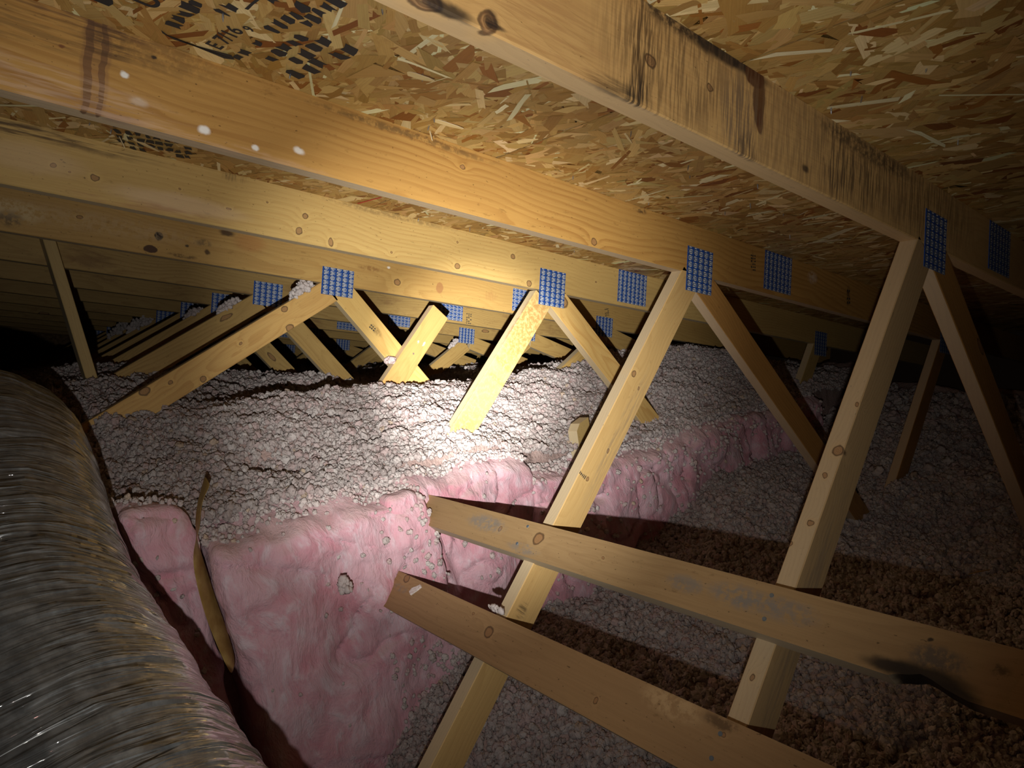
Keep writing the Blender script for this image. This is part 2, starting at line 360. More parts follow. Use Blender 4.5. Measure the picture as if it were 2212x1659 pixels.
t.put(b.inputs['Normal'], t.bump(sn, 0.0006, 0.7))

deck = empty('roof_deck', tuple(rf(SEAM_D, DECK_N, 0)))
tag(deck, 'sloping roof deck of golden strand board above all trusses', 'roof deck', kind='structure')
rng = np.random.default_rng(11)
PAL = np.array([[0.40, 0.255, 0.105], [0.46, 0.31, 0.14], [0.35, 0.21, 0.078], [0.52, 0.37, 0.19], [0.30, 0.165, 0.055], [0.66, 0.53, 0.35], [0.76, 0.68, 0.53], [0.20, 0.075, 0.022], [0.26, 0.11, 0.03]])
PAL = (PAL * np.array([1.22, 1.17, 0.90])).clip(0, 0.85)
PWT = np.array([0.24, 0.20, 0.17, 0.14, 0.10, 0.06, 0.025, 0.025, 0.04])

def strands(d0, d1, p0, p1, density, name, parent):
    n = int((d1 - d0) * (p1 - p0) * density)
    L = rng.lognormal(math.log(0.080), 0.45, n).clip(0.016, 0.19); Wd = (rng.lognormal(math.log(0.0185), 0.6, n)).clip(0.0025, 0.048)
    Wd = np.minimum(Wd, L * 0.55)
    ang = rng.normal(math.pi / 2, 0.62, n)
    cd = rng.uniform(d0, d1, n); cp = rng.uniform(p0, p1, n)
    depth = 0.0004 + 0.0022 * rng.random(n)
    ti = rng.choice(len(PAL), n, p=PWT); tint = PAL[ti] * rng.uniform(0.82, 1.14, (n, 1)) * (1 + rng.normal(0, 0.03, (n, 3)))
    pale = ti >= 5
    depth = np.where(ti == 6, depth + 0.0006, depth); Wd = np.where(ti == 6, Wd * 0.45, Wd)
    # outline: eight points, ragged ends
    ux = np.array([-1, -0.45, 0.35, 1, 1, 0.4, -0.3, -1]); vy = np.array([-1, -1, -1, -1, 1, 1, 1, 1.0])
    U = ux[None] * L[:, None] / 2; V = vy[None] * Wd[:, None] / 2
    skew = rng.normal(0, 0.5, (n, 2)) * Wd[:, None]
    U[:, 3] += skew[:, 0]; U[:, 4] -= skew[:, 0]; U[:, 0] += skew[:, 1]; U[:, 7] -= skew[:, 1]
    U += rng.normal(0, 0.05, U.shape) * Wd[:, None]; V += rng.normal(0, 0.10, V.shape) * Wd[:, None]
    ca, sa = np.cos(ang)[:, None], np.sin(ang)[:, None]
    D = np.clip(cd[:, None] + U * ca - V * sa, d0, d1); Pp = np.clip(cp[:, None] + U * sa + V * ca, p0, p1)
    til = rng.normal(0, 0.0045, n)[:, None] * (U / 0.05) * 0.1 + rng.normal(0, 0.012, n)[:, None] * V
    Nn = DECK_N + depth[:, None] + til
    pts = np.stack([D, Nn, Pp], -1).reshape(-1, 3) @ WR.T
    pts -= np.array(parent.parent.location if parent.parent else (0, 0, 0)) * 0
    me = bpy.data.meshes.new(name)
    me.vertices.add(n * 8); me.vertices.foreach_set('co', pts.ravel())
    me.loops.add(n * 8); me.loops.foreach_set('vertex_index', np.arange(n * 8)[::-1].copy())
    me.polygons.add(n); me.polygons.foreach_set('loop_start', np.arange(n) * 8); me.polygons.foreach_set('loop_total', np.full(n, 8))
    me.update(calc_edges=True)
    a = me.attributes.new('tint', 'FLOAT_COLOR', 'POINT'); c4 = np.ones((n, 8, 4)); c4[:, :, :3] = tint.clip(0, 1)[:, None, :]; a.data.foreach_set('color', c4.ravel())
    a = me.attributes.new('along', 'FLOAT_VECTOR', 'POINT'); al = np.zeros((n, 8, 3)); al[:, :, 0] = U + rng.uniform(0, 50, n)[:, None]; al[:, :, 1] = V + rng.uniform(0, 9, n)[:, None]
    a.data.foreach_set('vector', al.ravel())
    o = link_mesh(name, me, m_strand, parent)
    o.location = -Vector(deck.location)
    tag(o, kind='stuff')
    return o

def deck_panel(d0, d1, p0, p1, density):
    g = 0.0015
    v = [rf(d, n, p) for n in (DECK_N, DECK_N - 0.0115) for d in (d0 + g, d1 - g) for p in (p0 + g, p1 - g)]
    f = [(0, 1, 3, 2), (4, 6, 7, 5), (0, 4, 5, 1), (2, 3, 7, 6), (0, 2, 6, 4), (1, 5, 7, 3)]
    o = pydata('osb_panel', v, f, m_core, deck)
    if density: strands(d0 + g, d1 - g, p0 + g, p1 - g, density, 'wood_strands', o).location = (0, 0, 0)
    return o
PD = [SEAM_D + 1.22 * i for i in range(-3, 4)]
panels = {}
for i in range(6):
    off = 0.0 if i % 2 else 0.0
    for p0, p1 in ((-1.20, 1.246), (1.246, 2.70), (2.70, 6.12), (6.12, 10.0)):
        if p0 > 6: dens = 0
        elif p0 > 2.6: dens = 500
        else: dens = 4600 if i in (1, 2, 3, 4) else 1500
        panels[(i, p0)] = deck_panel(PD[i], PD[i + 1], p0, p1, dens)

# ink stamps, nails and splinters under the deck
m_ink = flat_mat('stamp_ink', (0.022, 0.022, 0.024), 0.7)
m_nail = flat_mat('nail_steel', (0.42, 0.43, 0.46), 0.32, 0.9)
m_spl = wood_mat('splinter_wood', (0.74, 0.58, 0.36), (0.5, 0.33, 0.15), 9.0, ring=0.006)

def text_mesh(body, size):
    c = bpy.data.curves.new('stamp_text', 'FONT'); c.body = body; c.size = size; c.offset = size * 0.018
    o = bpy.data.objects.new('stamp_text', c); COL.objects.link(o)
    dg = bpy.context.evaluated_depsgraph_get(); me = bpy.data.meshes.new_from_object(o.evaluated_get(dg))
    v = [tuple(p.co) for p in me.vertices]; f = [tuple(p.vertices) for p in me.polygons]
    bpy.data.objects.remove(o); bpy.data.curves.remove(c); bpy.data.meshes.remove(me)
    return v, f
def stamp(o_px, x_px, y_px, items, parent, seed):
    """items: ('t', x, y, size, text) or ('b', x, y, w, h) in a frame whose unit axes are given by two photo points on the deck"""
    n0 = DECK_N + 0.0042
    o0, ox, oy = [WR.T @ on_roof(n0, q) for q in (o_px, x_px, y_px)]
    ex = (ox - o0); ey = (oy - o0); lx = np.linalg.norm(ex); ex /= lx; ey -= ex * (ey @ ex); ly = np.linalg.norm(ey); ey /= ly
    r = random.Random(seed); V = []; F = []
    def addp(pts, faces):
        b0 = len(V)
        for (x, y) in pts: V.append(WR @ (o0 + ex * x * lx + ey * y * lx))
        for fc in faces: F.append(tuple(b0 + i for i in fc))
    for it in items:
        if it[0] == 't':
            tv, tf = text_mesh(it[4], it[3]); addp([(it[1] + p[0], it[2] + p[1]) for p in tv], tf)
        else:
            _, x, y, w, h = it; j = lambda s: r.uniform(-s, s)
            pts = [(x + j(h * .2), y + j(h * .2)), (x + w * .5, y + j(h * .25)), (x + w + j(h * .2), y + j(h * .2)), (x + w + j(h * .2), y + h + j(h * .2)), (x + w * .45, y + h + j(h * .25)), (x + j(h * .2), y + h + j(h * .2))]
            addp(pts, [tuple(range(6))])
    o = pydata('ink_stamp', V, F, m_ink, parent); o.location = (0, 0, 0)
    tag(o, 'smudged black ink stamp')
    return o
r_ = random.Random(5)
def bars(x0, x1, y, h, n, gap=0.35, miss=0.12):
    out = []; w = (x1 - x0) / n
    for i in range(n):
        if r_.random() > miss: out.append(('b', x0 + i * w, y + r_.uniform(-.1, .1) * h, w * (1 - gap) * r_.uniform(.8, 1.15), h * r_.uniform(.8, 1.1)))
    return out
near_panel = min(panels.items(), key=lambda kv: 0 if (PD[kv[0][0]] <= (WR.T @ on_roof(DECK_N, (620, 90)))[0] < PD[kv[0][0] + 1] and kv[0][1] < 0) else 1)[1]
its = bars(0.0, 0.62, 0.60, 0.10, 7) + [('t', 0.14, 0.445, 0.17, 'ULOW')] + [('t', 0.55, 0.40, 0.20, '2')] + [('t', 0.66, 0.42, 0.17, 'N')]
its += bars(0.05, 0.42, 0.30, 0.07, 5) + [('t', 0.00, 0.06, 0.12, 'E 7/16')] + bars(0.30, 0.52, 0.17, 0.08, 3) + bars(-0.02, 0.30, -0.06, 0.05, 4)
its += [('b', -0.05, 0.0, 0.02, 0.30), ('b', 0.02, 0.74, 0.45, 0.015), ('b', 0.62, 0.37, 0.20, 0.018), ('b', 0.52, 0.14, 0.14, 0.018)]
its += bars(0.55, 0.95, 0.20, 0.075, 5) + bars(0.60, 0.90, 0.08, 0.07, 4) + bars(0.42, 0.80, -0.06, 0.07, 5) + bars(0.62, 0.98, -0.14, 0.07, 5)
its += bars(0.12, 0.55, -0.20, 0.07, 5) + bars(0.2, 0.62, -0.30, 0.08, 4) + bars(0.05, 0.40, -0.42, 0.10, 3) + bars(0.45, 0.66, -0.44, 0.09, 2) + [('t', 0.33, 0.03, 0.08, '9')]
for i, yq in enumerate((0.86, 0.74, 0.62, 0.50, 0.38, 0.27, 0.16)): its += [('b', 0.90 + 0.012 * i, yq, 0.11, 0.07 * r_.uniform(.7, 1.2))]
stamp((498, 118), (700, -30), (470, 0), its, near_panel, 3)
near2 = [v for k, v in panels.items() if k[1] > 1 and k[1] < 2 and PD[k[0]] <= (WR.T @ on_roof(DECK_N, (330, 310)))[0] < PD[k[0] + 1]][0]
its2 = []
for yq in (0.0, 0.22, 0.44, 0.66, 0.88): its2 += bars(0.0, 1.0, yq, 0.13, 8, 0.3, 0.22)
stamp((262, 318), (420, 345), (275, 270), its2, near2, 8)

m_red = flat_mat('red_crayon', (0.42, 0.03, 0.02), 0.7)
a_, b_ = [WR.T @ on_roof(DECK_N + 0.0042, q) for q in ((772, 440), (824, 426))]
rd = pydata('crayon_line', [WR @ (a_ + np.array([x, 0, 0])) for x in (-0.003, 0.003)] + [WR @ (b_ + np.array([x, 0, 0])) for x in (0.003, -0.003)], [(0, 1, 2, 3)], m_red, deck)

def nail(q, length=0.012, parent=None, tiltx=0.0):
    c = WR.T @ on_roof(DECK_N, q); top = rf(c[0], DECK_N - 0.002, c[2]); tip = rf(c[0] + tiltx * length, DECK_N + length, c[2])
    ax = Vector(tip - top); ln = ax.length; ax.normalize(); s = ax.orthogonal().normalized(); u = ax.cross(s)
    V = []; F = []; N = 6
    for hgt, rad in ((0, 0.0015), (ln * 0.7, 0.0015), (ln, 0.0003)):
        for i in range(N):
            a = 2 * math.pi * i / N; V.append(Vector(top) + ax * hgt + (s * math.cos(a) + u * math.sin(a)) * rad)
    for k in range(2):
        for i in range(N): F.append((k * N + i, k * N + (i + 1) % N, (k + 1) * N + (i + 1) % N, (k + 1) * N + i))
    F.append(tuple(range(2 * N, 3 * N)))
    return pydata('nail', V, F, m_nail, deck, smooth=False)
for i, q in enumerate([(196, 263), (241, 278), (481, 24), (824, 16), (629, 156), (913, 157), (937, 254), (928, 270), (1364, 281), (1490, 377), (1636, 397), (1488, 355), (1838, 152), (1795, 230), (1863, 205), (1402, 436),
                       (1566, 455), (1620, 437), (1693, 460), (1238, 378), (1706, 505), (2002, 145), (2070, 300), (1556, 120), (660, 370), (905, 470), (1015, 490), (1240, 540)]):
    nail(q, 0.010 + 0.006 * (i % 3) / 2, tiltx=((i * 37) % 7 - 3) * 0.1)
def splinter(q, dirs, width, length, drop):
    c = WR.T @ on_roof(DECK_N + 0.004, q); a = rf(c[0], DECK_N + 0.003, c[2]); e = rf(c[0] + dirs[0] * length, DECK_N + 0.003 + drop, c[2] + dirs[1] * length)
    x = Vector(e - a); me = prism_mesh('wood_splinter', [(0, -width * .5), (x.length * .3, -width * .6), (x.length * .8, -width * .35), (x.length, -width * .1), (x.length * .95, width * .2), (x.length * .5, width * .55), (0, width * .4)], -0.0008, 0.0008)
    return link_mesh('wood_splinter', me, m_spl, deck, frame(a, x, rf(0.3, 0.2, 1.0)))
splinter((257, 296), (0.3, -0.5), 0.008, 0.035, 0.028); splinter((285, 300), (0.75, 0.4), 0.008, 0.085, 0.004); splinter((247, 294), (-0.4, 0.3), 0.006, 0.025, 0.004)
splinter((880, 160), (0.6, -0.8), 0.010, 0.05, 0.016); splinter((940, 262), (0.8, -0.5), 0.010, 0.06, 0.010); splinter((928, 285), (0.2, -0.3), 0.004, 0.02, 0.02)
splinter((1350, 290), (0.9, 0.3), 0.004, 0.04, 0.006); splinter((1010, 325), (0.2, 0.1), 0.003, 0.02, 0.018)

# ------------------------------------------------------------------ connector plates
m_plate, t, b = new_mat('plate_zinc_blue_ink')
tc = t.add('ShaderNodeTexCoord').outputs['Object']; X, Y, Z = t.sep(tc)
cxn = t.m('DIVIDE', X, 0.0254); czn = t.m('DIVIDE', Z, 0.019)
blk = t.m('MULTIPLY', t.ramp(t.m('FRACT', t.m('ADD', cxn, 0.5)), 0.18, 0.24), t.ramp(t.m('FRACT', czn), 0.30, 0.36))
spk = t.noise(tc, 420.0, 2.0); letters = t.ramp(t.noise(t.vm('MULTIPLY', tc, (330, 1, 190)), 1.0, 1.0), 0.44, 0.5)
zinc = t.mix(t.ramp(spk, 0.4, 0.65), (0.25, 0.31, 0.38), (0.45, 0.50, 0.54))
colp = t.mix(t.m('MULTIPLY', blk, t.m('MULTIPLY_ADD', letters, 0.45, 0.3)), (0.012, 0.07, 0.34), zinc)
t.put(b.inputs['Base Color'], colp); b.inputs['Metallic'].default_value = 0.25; b.inputs['Roughness'].default_value = 0.42
m_slot, t, b = new_mat('plate_tooth_slot')
tc = t.add('ShaderNodeTexCoord').outputs['Object']
t.put(b.inputs['Base Color'], (0.78, 0.76, 0.72)); b.inputs['Metallic'].default_value = 0.3; b.inputs['Roughness'].default_value = 0.35
m_hole = flat_mat('plate_slot_hole', (0.02, 0.02, 0.025), 0.8)
_pl = {}
def plate_mesh(w, h):
    key = (round(w, 3), round(h, 3))
    if key in _pl: return _pl[key]
    pm = box_mesh('connector_plate', (-w / 2, -0.0012, -h / 2), (w / 2, 0, h / 2), 0.0002); pm.materials.append(m_plate)
    V = []; F = []; MI = []
    ncol = max(3, round(w / 0.0254)); nrow = max(6, round(h / 0.0063))
    for c in range(ncol):
        for r in range(nrow):
            x = -w / 2 + (c + 0.5) * w / ncol + (0.0016 if r % 2 else -0.0016); z = -h / 2 + (r + 0.5) * h / nrow
            for (dx0, dx1, dz0, dz1, yy, mi) in ((-0.0062, 0.0062, -0.0013, 0.0013, -0.0016, 0), (-0.0072, -0.0056, -0.0020, 0.0020, -0.0024, 1)):
                b0 = len(V)
                V += [(x + dx0, -0.0012, z + dz0), (x + dx1, -0.0012, z + dz0), (x + dx1, -0.0012, z + dz1), (x + dx0, -0.0012, z + dz1),
                      (x + dx0 * .95, yy, z + dz0 * .8), (x + dx1 * .95, yy, z + dz0 * .8), (x + dx1 * .95, yy, z + dz1 * .8), (x + dx0 * .95, yy, z + dz1 * .8)]
                F += [(b0 + 4, b0 + 5, b0 + 6, b0 + 7), (b0, b0 + 1, b0 + 5, b0 + 4), (b0 + 2, b0 + 3, b0 + 7, b0 + 6), (b0 + 1, b0 + 2, b0 + 6, b0 + 5), (b0 + 3, b0, b0 + 4, b0 + 7)]; MI += [mi] * 5
    sm = bpy.data.meshes.new('tooth_slots'); sm.from_pydata(V, [], F); sm.materials.append(m_slot); sm.materials.append(m_hole); sm.polygons.foreach_set('material_index', MI); sm.update()
    _pl[key] = (pm, sm); return _pl[key]
def plate(truss, k, d, n, w, h, rot=0.0):
    pm, sm = plate_mesh(w, h)
    ax = rf(math.cos(rot), -math.sin(rot), 0); zx = rf(-math.sin(rot), -math.cos(rot), 0)
    o = link_mesh('connector_plate', pm, None, truss, frame(rf(d, n, TY[k] - 0.0002), ax, zx))
    s = bpy.data.objects.new('tooth_slots', sm); COL.objects.link(s); s.parent = o; tag(s, kind='stuff')
    return o

# ------------------------------------------------------------------ trusses
def member(truss, name, mat, a, b_, width, y0, y1, side=0.0, ext=(0, 0), bevel=0.0018):
    """a board in the truss plane from a to b_ (world x,z of its centre line when side = 0)"""
    a3 = np.array([a[0], 0, a[1]]); b3 = np.array([b_[0], 0, b_[1]]); u = (b3 - a3) / np.linalg.norm(b3 - a3)
    a3 = a3 - u * ext[0]; b3 = b3 + u * ext[1]
    zx = np.array([-u[2], 0, u[0]])
    if zx[2] < 0: zx = -zx
    L = np.linalg.norm(b3 - a3)
    me = box_mesh(name, (0, 0, -width / 2), (L, y1 - y0, width / 2), bevel)
    # local Y of frame(x,z) = z x x ; make thickness run towards +Y of the world
    a3 = a3 + zx * side
    fr = frame((a3[0], y0, a3[2]), u, zx)
    if fr[1][1] < 0:
        me.transform(Matrix.Scale(-1, 4, (0, 1, 0))); me.flip_normals()
    return link_mesh(name, me, mat, truss, fr)
LABELS = ['roof truss with black drip stains, dark knots and scrapes on its top chord',
          'roof truss with orange top chord marked by two dark strap lines and white dabs',
          'roof truss with pale knotty chord whose web is lit brightest by the torch beam',
          'roof truss with rust-spotted chord, long shallow web and fluff tuft beside its blue plate',
          'first roof truss behind the rust-spotted one, with the narrow upright post against it',
          'second roof truss behind the rust-spotted one', 'third roof truss behind the rust-spotted one', 'fourth roof truss behind the rust-spotted one',
          'fifth roof truss behind the rust-spotted one', 'sixth roof truss behind the rust-spotted one', 'seventh roof truss behind the rust-spotted one',
          'eighth roof truss behind the rust-spotted one', 'ninth roof truss behind the rust-spotted one']
def xz(k, q, off=0.0):
    v = on_y(TY[k] + off, q); return (float(v[0]), float(v[2]))
def mid(a, b_): return ((a[0] + b_[0]) / 2, (a[1] + b_[1]) / 2)
def rxz(d, n): v = rf(d, n, 0); return (float(v[0]), float(v[2]))
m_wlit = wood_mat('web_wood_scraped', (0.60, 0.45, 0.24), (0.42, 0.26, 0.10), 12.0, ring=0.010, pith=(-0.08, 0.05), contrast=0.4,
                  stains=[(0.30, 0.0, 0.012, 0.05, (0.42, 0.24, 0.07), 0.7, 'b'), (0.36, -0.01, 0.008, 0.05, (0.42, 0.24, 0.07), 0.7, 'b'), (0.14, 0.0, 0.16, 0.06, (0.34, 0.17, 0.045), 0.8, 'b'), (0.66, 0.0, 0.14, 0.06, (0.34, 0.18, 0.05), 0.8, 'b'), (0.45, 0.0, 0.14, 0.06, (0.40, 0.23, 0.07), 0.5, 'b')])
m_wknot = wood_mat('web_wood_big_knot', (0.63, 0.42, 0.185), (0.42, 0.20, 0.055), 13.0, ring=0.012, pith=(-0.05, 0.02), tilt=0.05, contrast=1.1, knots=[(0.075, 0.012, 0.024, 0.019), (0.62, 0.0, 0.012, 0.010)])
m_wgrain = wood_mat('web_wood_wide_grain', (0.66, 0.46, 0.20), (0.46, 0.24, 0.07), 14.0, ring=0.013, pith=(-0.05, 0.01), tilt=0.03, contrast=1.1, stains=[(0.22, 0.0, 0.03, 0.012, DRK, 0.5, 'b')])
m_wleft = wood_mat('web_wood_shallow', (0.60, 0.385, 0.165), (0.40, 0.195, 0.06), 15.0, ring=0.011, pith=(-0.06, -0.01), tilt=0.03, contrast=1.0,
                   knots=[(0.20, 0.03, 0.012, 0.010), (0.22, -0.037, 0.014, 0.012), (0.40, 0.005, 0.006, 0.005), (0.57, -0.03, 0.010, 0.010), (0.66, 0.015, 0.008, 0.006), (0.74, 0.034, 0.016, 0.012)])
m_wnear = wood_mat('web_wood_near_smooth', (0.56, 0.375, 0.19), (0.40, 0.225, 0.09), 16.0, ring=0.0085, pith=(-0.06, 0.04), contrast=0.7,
                   knots=[(0.38, 0.03, 0.010, 0.008), (0.60, -0.01, 0.006, 0.005), (0.86, 0.02, 0.012, 0.012), (0.70, 0.01, 0.006, 0.005), (0.40, -0.01, 0.005, 0.004)], stains=[(1.06, 0.01, 0.018, 0.014, BLK, 0.6, 'v'), (0.55, -0.02, 0.2, 0.02, GRY, 0.35, 'h')])
def wkn(q, rl, ry):
    yq, sq = bxs0(q); return (sq - 0.008, 0.0445, rl, ry, -(yq - TY[0]))
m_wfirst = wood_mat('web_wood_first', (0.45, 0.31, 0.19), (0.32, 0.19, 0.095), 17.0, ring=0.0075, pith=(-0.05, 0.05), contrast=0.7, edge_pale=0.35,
                    knots=[wkn((1808, 990), 0.011, 0.010), wkn((1781, 1043), 0.006, 0.005), wkn((1747, 1147), 0.006, 0.006), wkn((1704, 1192), 0.005, 0.005), wkn((1850, 890), 0.006, 0.003), wkn((1622, 1480), 0.006, 0.004)],
                    stains=[(0.85, -0.01, 0.25, 0.03, GRY, 0.35, 'h')])
trusses = []
for k in range(13):
    far = k >= 3
    jd = [1.715, 1.690, 1.658, 1.108, 1.060][k] if k < 5 else 1.055
    org = rf(jd, -NB, TY[k])
    T = empty('roof_truss', tuple(org)); trusses.append(T)
    tag(T, LABELS[k], 'roof truss', 'roof trusses at even spacing')
    d0, d1 = (-1.6, 5.2) if k < 3 else (-2.2, 5.0)
    me = box_mesh('top_chord', (d0, 0, 0), (d1, TH, DC - 0.0008), 0.0022)
    o = link_mesh('top_chord', me, CH.get(k, FAR_CH), T, frame(rf(0, -NB, TY[k]), rf(1, 0, 0), rf(0, -1, 0)))
    y0, y1 = TY[k], TY[k] + TH
    hw = 0.0445
    if not far:
        # joint under the chord: left web runs down towards the ridge side, right web towards the eave
        top = {0: (1.672, -0.118), 1: (1.666, -0.112), 2: (1.630, -0.120)}[k]
        bot = {0: (0.545, -1.011), 1: (0.545, -1.011), 2: (0.950, -0.655)}[k]
        o = member(T, 'web', {0: m_wfirst, 1: m_wnear, 2: m_wlit}[k], top, bot, 0.089, y0, y1, side=-hw, ext=(0.0, {0: 0.45, 1: 0.42, 2: 0.30}[k]))
        if k == 2:
            a, e = xz(2, (1218, 628)), xz(2, (1436, 915))
        elif k == 1:
            a, e = xz(1, (1540, 600)), (2.50, -1.08)
        else:
            a, e = (1.835, -0.19), (2.55, -1.20)
        member(T, 'web', {0: WEBR, 1: WEBR, 2: m_wknot}[k], a, e, 0.089, y0, y1, side=-hw, ext=(0.05, 0.35))
        # second joint nearer the eave
        if k in (1, 2):
            a, e = (xz(1, (2034, 728)), xz(1, (1922, 1080))) if k == 1 else (xz(2, (1764, 726)), xz(2, (1728, 830)))
            member(T, 'web', WEBR if k == 1 else WEB, a, e, 0.089, y0, y1, side=-hw, ext=(0.02, 0.3))
            dd = WR.T @ np.array([a[0] + 0.03, 0, a[1]]); plate(T, k, dd[0] + 0.02, -NB - 0.005, 0.128, 0.130)
        plate(T, k, jd, -0.4175, 0.124, 0.130)
        plate(T, k, {0: 2.158, 1: 2.124, 2: 2.090}[k], -0.482, 0.170, 0.127)
    else:
        sh = (jd - 1.108) * cT; shz = -(jd - 1.108) * sT
        a, e = (1.115 + sh, 0.048 + shz), (0.290 + sh, -0.228 + shz)
        member(T, 'web', m_wleft if k == 3 else WEBF, a, e, 0.089, y0, y1, side=-0.040, ext=(0.03, 0.30))
        a, e = (1.245 + sh, 0.010 + shz), (1.500 + sh, -0.438 + shz)
        member(T, 'web', m_wgrain if k == 3 else WEBF, a, e, 0.089, y0, y1, side=-hw, ext=(0.04, 0.30))
        plate(T, k, jd + 0.002, -0.415, 0.128, 0.104)
        plate(T, k, {3: 2.04, 4: 2.04, 5: 2.075}.get(k, 2.03), -0.47, 0.150, 0.104)
        j2 = rxz(2.575, -NB)
        member(T, 'web', WEBF, (j2[0] - 0.02, j2[1] - 0.01), (j2[0] - 0.47, j2[1] - 0.18), 0.089, y0, y1, side=-hw * 0.9, ext=(0.0, 0.15))
        member(T, 'web', WEBF, (j2[0] + 0.05, j2[1] - 0.01), (j2[0] + 0.35, j2[1] - 0.19), 0.089, y0, y1, side=-hw * 0.9, ext=(0.0, 0.15))
        plate(T, k, 2.58, -0.413, 0.122, 0.100)

def face_stamp(k, part, q, w, h, rot, rows, cols, seed):
    r = random.Random(seed); d, n = dn(k, q); V = []; F = []
    for i in range(rows):
        for j in range(cols):
            if r.random() < 0.2: continue
            x0, z0 = (j + 0.1) * w / cols - w / 2, (i + 0.15) * h / rows - h / 2
            pts = [(x0, z0), (x0 + w / cols * r.uniform(.45, .85), z0 + r.uniform(-.1, .1) * h / rows), (x0 + w / cols * r.uniform(.45, .85), z0 + h / rows * .55), (x0, z0 + h / rows * r.uniform(.35, .6))]
            b0 = len(V)
            for a, c in pts:
                a, c = a * math.cos(rot) - c * math.sin(rot), a * math.sin(rot) + c * math.cos(rot)
                V.append(rf(d + a, n - c, TY[k] - 0.0005))
            F.append((b0, b0 + 1, b0 + 2, b0 + 3))
    o = pydata('grade_stamp', V, F, m_ink, trusses[k]); o.parent = part; o.matrix_parent_inverse = Matrix.Identity(4)
    o.matrix_local = part.matrix_basis.inverted() @ Matrix.Translation(-Vector(trusses[k].location))
    return o
def kid(k, nm, i=0): return [c for c in trusses[k].children if c.name.split('.')[0] == nm][i]
face_stamp(1, kid(1, 'top_chord'), (1627, 567), 0.030, 0.055, 0.1, 6, 3, 1)
face_stamp(1, kid(1, 'top_chord'), (1833, 640), 0.030, 0.06, 0.1, 4, 2, 2)
face_stamp(3, kid(3, 'top_chord'), (1311, 676), 0.030, 0.05, 0.2, 5, 3, 3)
face_stamp(4, kid(4, 'top_chord'), (1013, 688), 0.040, 0.06, 0.0, 6, 3, 4)
face_stamp(1, kid(1, 'web'), (1256, 1022), 0.014, 0.040, 0.9, 7, 1, 5)
face_stamp(3, kid(3, 'web', 1), (805, 708), 0.030, 0.02, -0.6, 2, 3, 6)

# ------------------------------------------------------------------ lateral braces nailed across the webs
BA = np.array([1.675, 0, -0.130]); BU = np.array([-0.78864, 0, -0.61486]); BN = np.array([-0.61486, 0, 0.78864])
m_nailhead = flat_mat('nail_head_grey', (0.22, 0.27, 0.33), 0.45, 0.7)
def bxs(q, t=0.038):
    r = ray(q); c = (BA + BN * t) @ BN; X = r * (c / (r @ BN)); return X[1], (X - BA) @ BU
def brace(s0, s1, yfar, ynear, mat, label, notch=None, nails=()):
    """local X runs from the far end towards the near end, Z up the web, Y out of the board's back"""
    org = BA + BU * (s0 + s1) / 2; org = np.array([org[0], yfar, org[2]])
    w = s1 - s0; L = yfar - ynear
    out = [(0, -w / 2), (0, w / 2), (L, w / 2), (L, -w / 2)]
    if notch:
        out = [(0, -w / 2), (0, w / 2), (L, w / 2), (L, -w / 2)] + [(x, z) for x, z in notch]
    me = prism_mesh('lateral_brace', out, -0.038, 0.0)
    fr = frame(org, (0, -1, 0), -BU)
    o = link_mesh('lateral_brace', me, mat, None, fr)
    if fr.col[1].xyz.dot(Vector(BN)) > 0:
        me.transform(Matrix.Translation((0, 0.038, 0)))
    tag(o, label, 'brace')
    sgn = 1 if fr.col[1].xyz.dot(Vector(BN)) > 0 else -1
    for q in nails:
        yq, sq = bxs(q)
        nm = bpy.data.meshes.new('nail_head'); bm = bmesh.new(); bmesh.ops.create_cone(bm, cap_ends=True, segments=10, radius1=0.0042, radius2=0.0036, depth=0.0016); bm.to_mesh(nm); bm.free()
        nm.transform(Matrix.Rotation(math.pi / 2, 4, 'X')); nm.materials.append(m_nailhead)
        h = bpy.data.objects.new('nail_head', nm); COL.objects.link(h); h.parent = o
        h.location = (yfar - yq, sgn * 0.0385, -(sq - (s0 + s1) / 2))
    return o
def bl(q, s0, s1, yfar): yq, sq = bxs(q); return (yfar - yq, -(sq - (s0 + s1) / 2))
A0, A1, AF = 0.862, 0.950, 1.86
B0, B1, BF = 1.097, 1.197, 1.99
kA = [(*bl((1163, 1163), A0, A1, AF), 0.016, 0.015), (*bl((1080, 1142), A0, A1, AF), 0.006, 0.006), (*bl((1303, 1205), A0, A1, AF), 0.004, 0.003)]
GM = (0.17, 0.165, 0.16)
sA = [(*bl(q, A0, A1, AF), rx, rz, c, s, st) for q, rx, rz, c, s, st in [
    ((1050, 1130), 0.07, 0.02, GM, 0.7, 'b'), ((1130, 1185), 0.05, 0.012, GM, 0.6, 'b'), ((1600, 1290), 0.06, 0.02, GM, 0.75, 'b'), ((1480, 1260), 0.04, 0.015, GM, 0.6, 'b'), ((1700, 1320), 0.05, 0.02, GM, 0.6, 'b'),
    ((2025, 1425), 0.035, 0.018, (0.09, 0.08, 0.075), 0.8, 'b'), ((2160, 1447), 0.012, 0.008, BLK, 0.7, 'b'), ((2000, 1462), 0.055, 0.016, BLK, 0.95, None), ((1930, 1442), 0.04, 0.010, BLK, 0.9, None), ((2060, 1500), 0.03, 0.010, BLK, 0.9, None), ((2010, 1384), 0.004, 0.003, BLK, 0.9, None)]]
kB = [(*bl((1055, 1365), B0, B1, BF), 0.013, 0.012), (*bl((878, 1250), B0, B1, BF), 0.012, 0.010), (*bl((1022, 1325), B0, B1, BF), 0.004, 0.004), (*bl((1287, 1513), B0, B1, BF), 0.004, 0.006), (*bl((1562, 1586), B0, B1, BF), 0.004, 0.004)]
